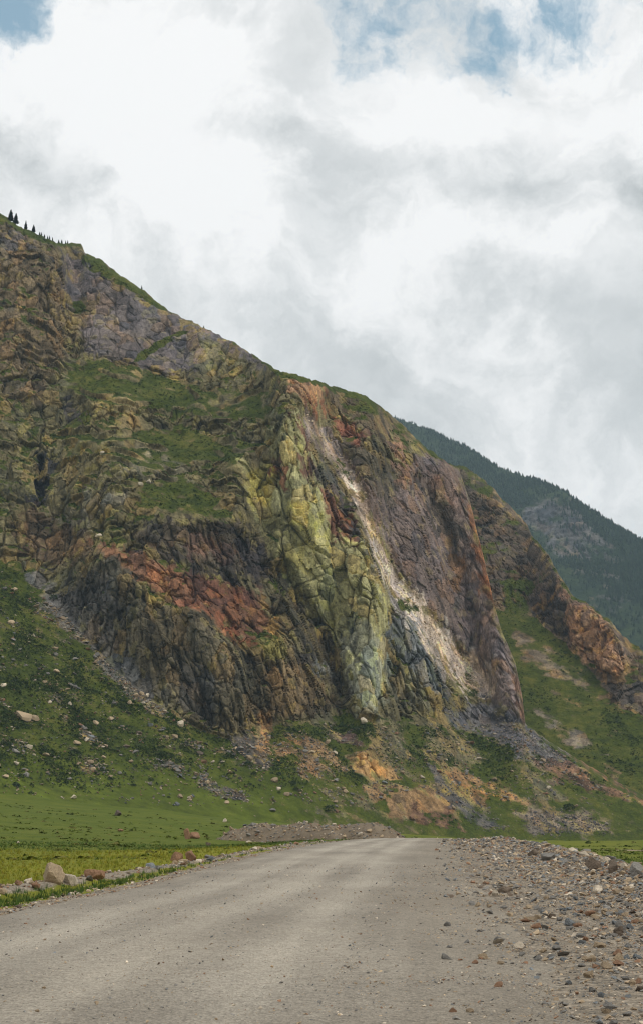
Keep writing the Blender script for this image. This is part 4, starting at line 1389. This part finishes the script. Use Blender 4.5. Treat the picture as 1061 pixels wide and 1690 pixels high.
fg = (np.arange(MQ.shape[1])[:, None] > 4) & (np.arange(MQ.shape[1])[:, None] < 600) & (MPX > -60) & (MPX < 1120)
talus = fg & (m_sl < 36)
pix = MPX.shape[1]
weights = np.where(talus, np.square(np.hypot(MQ[0], MQ[1])) * 0 + np.abs(np.gradient(MPY, axis=0)), 0)


def pick(weight, n, gen):
    w = weight.ravel() / weight.sum()
    return gen.choice(w.size, n, p=w)


clump = sstep(-0.15, 0.25, fbm(MQ, 18, 3, 0.6, 40.0))
flat = lambda A: A.reshape(-1)
MX, MY, MZ = [flat(MQ[i]) for i in range(3)]
# scattered stones: the largest are individuals, the small ones one mass
stony = weights * (0.15 + 2.2 * sstep(0.35, -0.05, flat(MG).reshape(MG.shape) - 0.5 + 0.6 * fbm(MQ, 12, 2, 0.5, 50.0))) * (0.55 + sstep(700, 200, MPX)) * sstep(1360, 1300, MPY)
ids = pick(stony, 6500, rs_)
szs = np.minimum(0.62 * (1 - rs_.random(len(ids))) ** -0.36, 3.0)
cw2 = np.array([0.30, 0.05, 0.10, 0.33, 0.14, 0.08])
cid = rs_.choice(len(CN), len(ids), p=cw2)
pxs = flat(MPX)[ids]
app = szs / MY[ids] * ((pxs > 5) & (pxs < 1055))
order = np.argsort(-app)
for i in order[:60]:
    j = ids[i]; c = CN[cid[i]]
    stone('stone', c, int(rs_.integers(0, 10)), (MX[j], MY[j], MZ[j]), float(szs[i]), rs_.uniform(0, 6.28),
          f'{c} stone scattered on the ' + ('upper' if flat(MPY)[j] < 1130 else 'middle' if flat(MPY)[j] < 1230 else 'lower') + ' grassy slope below the cliffs',
          'stones on the grassy slope: ' + ('upper ' if flat(MPY)[j] < 1130 else 'middle ' if flat(MPY)[j] < 1230 else 'lower ') + c,
          tilt=(rs_.normal(0.2, 0.25), rs_.normal(0, 0.25)))
rest = order[60:]
scatter('slope_stones', HULLS[:6], np.stack([MX, MY, MZ], 1)[ids[rest]], szs[rest], CRGB[cid[rest]] * rs_.uniform(0.5, 0.9, (len(rest), 1)), MAT_STONES)


# debris lying in the pale chute and the grey screes
deb = np.where(fg, line_w(SCREE, MPX, MPY, 0.5 * fbm(MQ, 8, 2, 0.6, 91.0)), 0)
grey_s = np.where(fg, poly_w([(735, 1172), (800, 1160), (870, 1202), (955, 1252), (910, 1262), (850, 1240), (770, 1205)], MPX, MPY, 10)
                  + poly_w([(255, 1250), (300, 1260), (350, 1290), (412, 1312), (412, 1326), (360, 1312), (280, 1272)], MPX, MPY, 8)
                  + poly_w([(700, 1250), (780, 1330), (840, 1370), (790, 1370), (720, 1300)], MPX, MPY, 12)
                  + poly_w([(850, 1340), (960, 1342), (1005, 1372), (880, 1374)], MPX, MPY, 12), 0)
i1, i2 = pick(deb, 1500, rs_), pick(grey_s, 2200, rs_)
sd1 = np.minimum(0.55 * (1 - rs_.random(1500)) ** -0.33, 2.4); sd2 = np.minimum(0.5 * (1 - rs_.random(2200)) ** -0.33, 2.0)
c1 = np.array([alb((186, 166, 144), 1.2), alb((150, 128, 104), 1.2), alb((200, 184, 164), 1.2), alb((140, 122, 106), 1.2)])[rs_.choice(4, 1500, p=[0.4, 0.25, 0.2, 0.15])]
c2 = np.array([alb((104, 100, 100), 1.1), alb((128, 120, 110), 1.1), alb((84, 80, 80), 1.1)])[rs_.choice(3, 2200)]
P3 = np.stack([MX, MY, MZ], 1)
scatter('scree', HULLS[:6], np.concatenate([P3[i1], P3[i2]]), np.concatenate([sd1, sd2]), np.concatenate([c1, c2]), MAT_STONES)


# low tussocks and cushions of the slope
def leaf_clump(seed, n, flat_=0.6, leaf=0.16):
    r = np.random.default_rng(seed)
    V, F = [], []
    for i in range(n):
        a, z = r.uniform(0, math.tau), r.uniform(-0.15, 1)
        q = math.sqrt(max(0, 1 - z * z)) * r.uniform(0.55, 1)
        c = np.array([q * math.cos(a) * 0.5, q * math.sin(a) * 0.5, max(z, 0) * flat_ * 0.5 * r.uniform(0.6, 1)])
        d1 = r.normal(size=3); d1 /= np.linalg.norm(d1)
        d2 = np.cross(d1, r.normal(size=3)); d2 /= np.linalg.norm(d2)
        s = leaf * r.uniform(0.6, 1.3)
        b = len(V)
        V += [c - d1 * s * 0.6, c + d2 * s * 0.5, c + d1 * s * 0.7]
        F.append((b, b + 1, b + 2))
    return np.array(V, np.float32), np.array(F, np.int32)


def leaf_material(name, lo, hi, attr=None):
    t = NT(name, 0.85, 0.2)
    n = t.noise(1.4, 3, 0.6)
    col = t.mix(t.rangev(n, 0.3, 0.7, 0, 1), lo, hi) if attr is None else t.scale(t.attr(attr), t.rangev(n, 0.3, 0.7, 0.7, 1.3))
    return t.done(col)


MAT_LEAF = leaf_material('tussock leaves', None, None, 'tone')
TUFTS = [leaf_clump(60 + i, 12, 0.9, 0.42) for i in range(5)]
grassy = weights * flat(MG).reshape(MG.shape) * (0.12 + clump) * sstep(1318, 1235, MPY + 30 * fbm(MQ, 40, 2, 0.5, 61.0))
ids = pick(grassy, 17000, rs_)
sz = np.minimum(0.75 * (1 - rs_.random(len(ids))) ** -0.3, 2.4)
gcol = np.array([(0.030, 0.052, 0.014), (0.048, 0.078, 0.018), (0.022, 0.036, 0.014), (0.075, 0.09, 0.03)])[rs_.choice(4, len(ids), p=[0.4, 0.3, 0.2, 0.1])]
scatter('ground_cover', TUFTS, np.stack([MX, MY, MZ], 1)[ids], sz, gcol * rs_.uniform(0.8, 1.2, (len(ids), 1)), MAT_LEAF, tilt=0.2, sink=0.5)
# tufts dotted over the meadow
km = 4500
ym = np.exp(rs_.uniform(math.log(70), math.log(430), km)); xm = ym * rs_.uniform(-0.27, 0.30, km)
ok = ((xm < lerp(ROAD_L, ym) - 4) | (xm > lerp(BANK, ym) + 2) | (ym > 190)) & (rs_.random(km) < sstep(-0.2, 0.25, fbm((xm, ym, 0 * xm), 22, 3, 0.6, 88.0)) * 0.9 + 0.1)
xm, ym = xm[ok], ym[ok]
gm_ = np.array([(0.075, 0.100, 0.012), (0.095, 0.125, 0.014), (0.10, 0.112, 0.02), (0.13, 0.12, 0.03)])[rs_.choice(4, len(xm), p=[0.3, 0.4, 0.2, 0.1])]
scatter('meadow_cover', TUFTS, np.stack([xm, ym, ground_z(xm, ym)], 1), rs_.uniform(0.3, 0.9, len(xm)) * (0.5 + ym / 300), gm_, MAT_LEAF, tilt=0.1, sink=0.62, squash=(1.2, 1.2, 0.55))
# the same on grassy ledges and the spur
wl_ = np.where(fg & (m_sl >= 36), flat(MG).reshape(MG.shape) ** 3, 0)
ids = pick(wl_, 5000, rs_)
sz = np.minimum(0.7 * (1 - rs_.random(len(ids))) ** -0.3, 2.0)
gcol2 = np.array([(0.030, 0.052, 0.014), (0.048, 0.075, 0.018), (0.022, 0.036, 0.014)])[rs_.choice(3, len(ids))]
scatter('ledge_cover', TUFTS, np.stack([MX, MY, MZ], 1)[ids], sz, gcol2, MAT_LEAF, tilt=0.2, sink=0.5)
SMX, SMY, SMZ = [flat(SQ[i]) for i in range(3)]
ws = np.where((np.arange(SQ.shape[1])[:, None] > 40) & (np.arange(SQ.shape[1])[:, None] < 298), flat(SG).reshape(SG.shape), 0)
ids = pick(ws * (0.1 + sstep(-0.1, 0.3, fbm(SQ, 22, 3, 0.6, 41.0))), 9000, rs_)
sz = np.minimum(0.9 * (1 - rs_.random(len(ids))) ** -0.3, 2.6)
gcol2 = np.array([(0.035, 0.06, 0.016), (0.052, 0.082, 0.018), (0.028, 0.042, 0.016)])[rs_.choice(3, len(ids))]
scatter('spur_cover', TUFTS, np.stack([SMX, SMY, SMZ], 1)[ids], sz, gcol2, MAT_LEAF, tilt=0.2, sink=0.5)

# shrubs: countable dark bushes
MAT_SHRUB = leaf_material('shrub leaves', (0.018, 0.034, 0.012), (0.042, 0.066, 0.020))
MAT_STEM = leaf_material('shrub stems', (0.06, 0.045, 0.03), (0.10, 0.08, 0.06))
SHRUB_ME = []
for i in range(4):
    V, F = leaf_clump(80 + i, 190, 1.15, 0.15)
    V = V * (1 + 0.25 * pnoise(V[:, 0] * 3 + i, V[:, 1] * 3, V[:, 2] * 3))[:, None]
    me = raw_mesh('foliage', V, F); me.materials.append(MAT_SHRUB); SHRUB_ME.append(me)
    sv, sf = [], []
    rr_ = random.Random(i)
    for k in range(5):
        a = k * 1.3 + rr_.random(); b = len(sv)
        tip = (0.28 * math.cos(a), 0.28 * math.sin(a), 0.36)
        for q in range(3):
            an = q * 2.1
            sv.append((0.02 * math.cos(an), 0.02 * math.sin(an), -0.08))
        sv.append(tip)
        sf += [(b, b + 1, b + 3), (b + 1, b + 2, b + 3), (b + 2, b, b + 3)]
    SHRUB_ME.append(raw_mesh('stem', np.array(sv), np.array(sf)))
    SHRUB_ME[-1].materials.append(MAT_STEM)


def shrub(loc, size, i, label, group):
    e = bpy.data.objects.new('shrub', None); coll.objects.link(e)
    e.location = loc; e.scale = (size, size, size * 0.85); e.rotation_euler = (0, 0, i * 1.9)
    e['label'] = label; e['category'] = 'shrub'
    if group: e['group'] = group
    for nm, me in (('foliage', SHRUB_ME[2 * (i % 4)]), ('stem', SHRUB_ME[2 * (i % 4) + 1])):
        o = bpy.data.objects.new(nm, me); coll.objects.link(o); o.parent = e
    return e


NAMED_SHRUBS = [(543, 1338, 22, 'wide dark shrub on the green apron left of the orange outcrop'),
                (410, 1263, 18, 'dark shrub between the dark scree and the grey scree tongue'),
                (10, 1232, 22, 'dark shrub at the left edge halfway down the slope'),
                (35, 1283, 14, 'dark shrub on the left slope above the meadow'),
                (90, 990, 16, 'dark shrub under the left end of the dark lower cliff'),
                (250, 1288, 12, 'dark shrub at the top of the grey scree tongue'),
                (420, 1278, 12, 'dark shrub under the orange streak, left of the tan boulder'),
                (938, 1335, 22, 'dark shrub below the red earth patch on the right'),
                (690, 1235, 9, 'small shrub on the green apron under the grey slab')]
for k, (px, py, w, lab) in enumerate(NAMED_SHRUBS):
    p, n, ri, ci = on_mountain(px, py)
    shrub([float(v) for v in p], w * float(p[1]) / FPX, k, lab, None)
ids = pick(weights * clump * flat(MG).reshape(MG.shape) * sstep(1330, 1290, MPY) * (0.5 + sstep(600, 100, MPX)), 80, rs_)
for k, j in enumerate(ids):
    pxx, pyy = flat(MPX)[j], flat(MPY)[j]
    where = ('at the upper left' if pxx < 170 and pyy < 1150 else 'at the left edge above the meadow' if pxx < 110 else 'above the grey scree tongue' if pxx < 270 else 'below the dark lower cliff' if pxx < 420 else 'under the yellow and grey cliffs' if pxx < 720 else 'right of the grey scree')
    sz_ = float(rs_.uniform(1.4, 3.2)); sw = 'tiny' if sz_ < 1.9 else 'small' if sz_ < 2.5 else 'wider'
    shrub((MX[j], MY[j], MZ[j]), sz_, k, f'{sw} dark green shrub on the grassy slope {where}', f'{sw} shrubs on the mountain slope {where}')
x_, y_ = at_ground(970, 1392)
shrub((x_, y_, float(ground_z(np.array(x_), np.array(y_)))), 1.1, 3, 'bright round bush on the flat meadow beside the dirt track', None)

# ------------------------------------------------------------------ conifers on the skyline
MAT_NEEDLE = leaf_material('conifer needles', (0.012, 0.026, 0.012), (0.030, 0.050, 0.020))
MAT_BARK = leaf_material('conifer bark', (0.05, 0.038, 0.028), (0.09, 0.07, 0.05))


def conifer_meshes(seed, thin=1.0):
    r = random.Random(seed)
    V, F = [], []
    for k in range(26):
        h = 0.10 + 0.88 * k / 26
        rad = 0.30 * thin * (1 - h) ** 0.75 * r.uniform(0.7, 1.15) + 0.012
        nb = 9
        for b in range(nb):
            if r.random() < 0.12:
                continue
            a = math.tau * b / nb + r.uniform(-0.3, 0.3)
            l = rad * r.uniform(0.65, 1.15)
            ca, sa = math.cos(a), math.sin(a)
            w = l * 0.42
            i = len(V)
            V += [(0, 0, h + 0.03), (ca * l * 0.6 - sa * w, sa * l * 0.6 + ca * w, h - 0.012), (ca * l, sa * l, h - 0.035 * r.uniform(0.5, 1.5)),
                  (ca * l * 0.6 + sa * w, sa * l * 0.6 - ca * w, h - 0.012)]
            F += [(i, i + 1, i + 2), (i, i + 2, i + 3)]
    i = len(V)
    V += [(-0.008, 0, 0.94), (0.008, 0, 0.94), (0, 0, 1.0)]; F.append((i, i + 1, i + 2))
    crown = raw_mesh('crown', np.array(V), np.array(F)); crown.materials.append(MAT_NEEDLE)
    tv, tf = [], []
    for k, (h, rr2) in enumerate(((-0.06, 0.020), (0.0, 0.017), (0.5, 0.010), (0.96, 0.002))):
        for q in range(6):
            tv.append((rr2 * math.cos(q * math.tau / 6), rr2 * math.sin(q * math.tau / 6), h))
    for k in range(3):
        for q in range(6):
            a, b = k * 6 + q, k * 6 + (q + 1) % 6
            tf += [(a, b, b + 6), (a, b + 6, a + 6)]
    trunk = raw_mesh('trunk', np.array(tv), np.array(tf)); trunk.materials.append(MAT_BARK)
    return crown, trunk


CONES = [conifer_meshes(1, 1.15), conifer_meshes(2, 0.75), conifer_meshes(3, 1.0)]
TREES = [(18, 20, 0, 'tallest dark conifer on the skyline at the upper left', None),
         (26, 19, 2, 'conifer right beside the tallest one on the skyline', None),
         (43, 15, 1, 'slim conifer standing apart between the skyline groups', None),
         (56, 13, 0, 'dense conifer right of the slim one on the skyline', None),
         (-14, 20, 0, 'conifer on the crest just past the left edge', None)]
SMALL = 'small conifer in the row running down the skyline to the rock knob'
for x in (66, 70, 75, 79, 82, 88, 98, 102, 109, 112):
    TREES.append((x, 7 + (x * 7) % 7 - 1, x % 3, SMALL, 'small conifers on the skyline ridge'))
TREES += [(234, 7, 1, 'lone small conifer on the crest above the purple cliff', None),
          (337, 4, 2, 'tiny conifer on the crest at the end of the purple cliff', None)]
for (px, hpx, v, lab, grp) in TREES:
    ci = int(round((px - mcols[0]) / 1.65))
    col = MQ[:, 560:612, ci]
    el = (col[2] - EYE) / np.hypot(col[0], col[1])
    p = col[:, int(np.argmax(el))]
    h = hpx * float(np.hypot(p[0], p[1])) / FPX * 1.12
    e = bpy.data.objects.new('conifer', None); coll.objects.link(e)
    e.location = (float(p[0]), float(p[1]), float(p[2]) - 0.1); e.scale = (h, h, h); e.rotation_euler = (0, 0, px)
    e['label'] = lab; e['category'] = 'tree'
    if grp: e['group'] = grp
    for nm, me in zip(('crown', 'trunk'), CONES[v]):
        o = bpy.data.objects.new(nm, me); coll.objects.link(o); o.parent = e

# ------------------------------------------------------------------ far forest
def spike(seed):
    r = random.Random(seed)
    V, F = [], []
    for (h0, h1, w) in ((0.05, 0.6, 0.30), (0.32, 0.82, 0.23), (0.58, 1.0, 0.14)):
        i = len(V)
        for q in range(5):
            a = q * math.tau / 5 + r.random()
            V.append((w * math.cos(a) * r.uniform(0.7, 1.2), w * math.sin(a) * r.uniform(0.7, 1.2), h0 + r.uniform(-0.05, 0.05)))
        V.append((0, 0, h1))
        F += [(i + q, i + (q + 1) % 5, i + 5) for q in range(5)]
    return np.array(V, np.float32), np.array(F, np.int32)


FX, FY, FZ = [flat(FQ[i]) for i in range(3)]
fx, fy = FPX_, FPY_
above = fy - lerp(F_CREST, fx.ravel()).reshape(fx.shape)
dens = sstep(150, 60, above + 50 * fbm(FQ, 260, 3, 0.6, 2.0)) * (1 - 0.9 * poly_w(F_ROCKY, fx, fy, 14)) + 0.12 * (fy > 900)
dens = dens * (0.25 + sstep(-0.2, 0.2, fbm(FQ, 90, 2, 0.5, 6.0)))
dens[:8] = 0
dens = np.where((np.arange(dens.shape[0])[:, None] < 156) & (fx > 630) & (fx < 1200), dens, 0)
ids = pick(dens, 13000, rs_)
jx = rs_.normal(0, 3, (len(ids), 2))
pos = np.stack([FX[ids] + jx[:, 0], FY[ids] + jx[:, 1], FZ[ids] - 1.0], 1)
hs = rs_.uniform(6, 12.5, len(ids))
fc = np.array([(0.016, 0.034, 0.014), (0.026, 0.046, 0.018), (0.012, 0.026, 0.013)])[rs_.choice(3, len(ids))]
scatter('forest', [spike(i) for i in range(4)], pos, hs, fc, MAT_LEAF, tilt=0.0, sink=0.5)

# ------------------------------------------------------------------ turf in the foreground
def blades(seed):
    r = np.random.default_rng(seed)
    V, F = [], []
    for i in range(7):
        a = r.uniform(0, math.tau); b = len(V)
        ro = r.uniform(0, 0.35); c = np.array([math.cos(a) * ro, math.sin(a) * ro, -0.1])
        d = np.array([math.cos(a), math.sin(a), 0]); s = np.array([-d[1], d[0], 0])
        V += [c - s * 0.07, c + s * 0.07, c + d * r.uniform(0.1, 0.5) + np.array([0, 0, r.uniform(0.7, 1.1)])]
        F.append((b, b + 1, b + 2))
    return np.array(V, np.float32), np.array(F, np.int32)


BL = [blades(i) for i in range(6)]
K = 30000
y = np.exp(rs_.uniform(math.log(18), math.log(130), K))
off = rs_.random(K)
left = rs_.random(K) < 0.8
x = np.where(left, lerp(ROAD_L, y) - 0.5 - off * (0.24 * y + 2), lerp(BANK, y) - 0.3 + off * 0.22 * y)
wd = np.abs(x - lerp(WINDROW, y))
shoulder = lerp(ROAD_L, y) - x
n_ = fbm((x, y, 0 * x), 1.5, 2, 0.5, 3.0)
keep = (((wd > 0.45) & (shoulder > 0.55 + n_)) | ~left) & (rs_.random(K) < 0.4 + 1.5 * np.abs(n_))
x, y, left, shoulder, wd = [a[keep] for a in (x, y, left, shoulder, wd)]
inner = left & (x > lerp(WINDROW, y))
hgt = rs_.uniform(0.05, 0.12, len(x)) * np.where(inner, 1.2, 1.0) * (1 + y / 120)
yl = left & ~inner & (y < 100)
base = np.where(yl[:, None], np.array([[0.20, 0.205, 0.02]]), np.array([[0.06, 0.105, 0.02]]))
cols_ = base * rs_.uniform(0.6, 1.35, (len(x), 1)) * np.stack([rs_.uniform(0.8, 1.25, len(x)), np.ones(len(x)), np.ones(len(x))], 1)
scatter('grass', BL, np.stack([x, y, ground_z(x, y)], 1), hgt, cols_, MAT_LEAF, tilt=0.1, sink=0.5)

# ------------------------------------------------------------------ air
def haze():
    lo, hi = (-1500, -300, -60), (3600, 5200, float(max(MQ[2].max(), FQ[2].max(), SQ[2].max())) + 15)
    lo = (min(lo[0], float(MQ[0].min()) - 50), lo[1], lo[2])
    V = [(x, y, z) for x in (lo[0], hi[0]) for y in (lo[1], hi[1]) for z in (lo[2], hi[2])]
    F = [(0, 1, 3, 2), (4, 6, 7, 5), (0, 4, 5, 1), (2, 3, 7, 6), (0, 2, 6, 4), (1, 5, 7, 3)]
    me = raw_mesh('haze', np.array(V), np.array(F))
    m = bpy.data.materials.new('haze'); m.use_nodes = True
    N, L = m.node_tree.nodes, m.node_tree.links
    N.clear()
    out = N.new('ShaderNodeOutputMaterial'); v = N.new('ShaderNodeVolumePrincipled')
    v.inputs['Color'].default_value = (0.62, 0.84, 1.0, 1)
    v.inputs['Density'].default_value = 0.00007
    v.inputs['Anisotropy'].default_value = 0.1
    L.new(v.outputs[0], out.inputs['Volume'])
    link('haze', me, m, kind='stuff')
    print('extent', MQ.reshape(3, -1).min(1), MQ.reshape(3, -1).max(1), FQ.reshape(3, -1).max(1), SQ.reshape(3, -1).max(1))


haze()
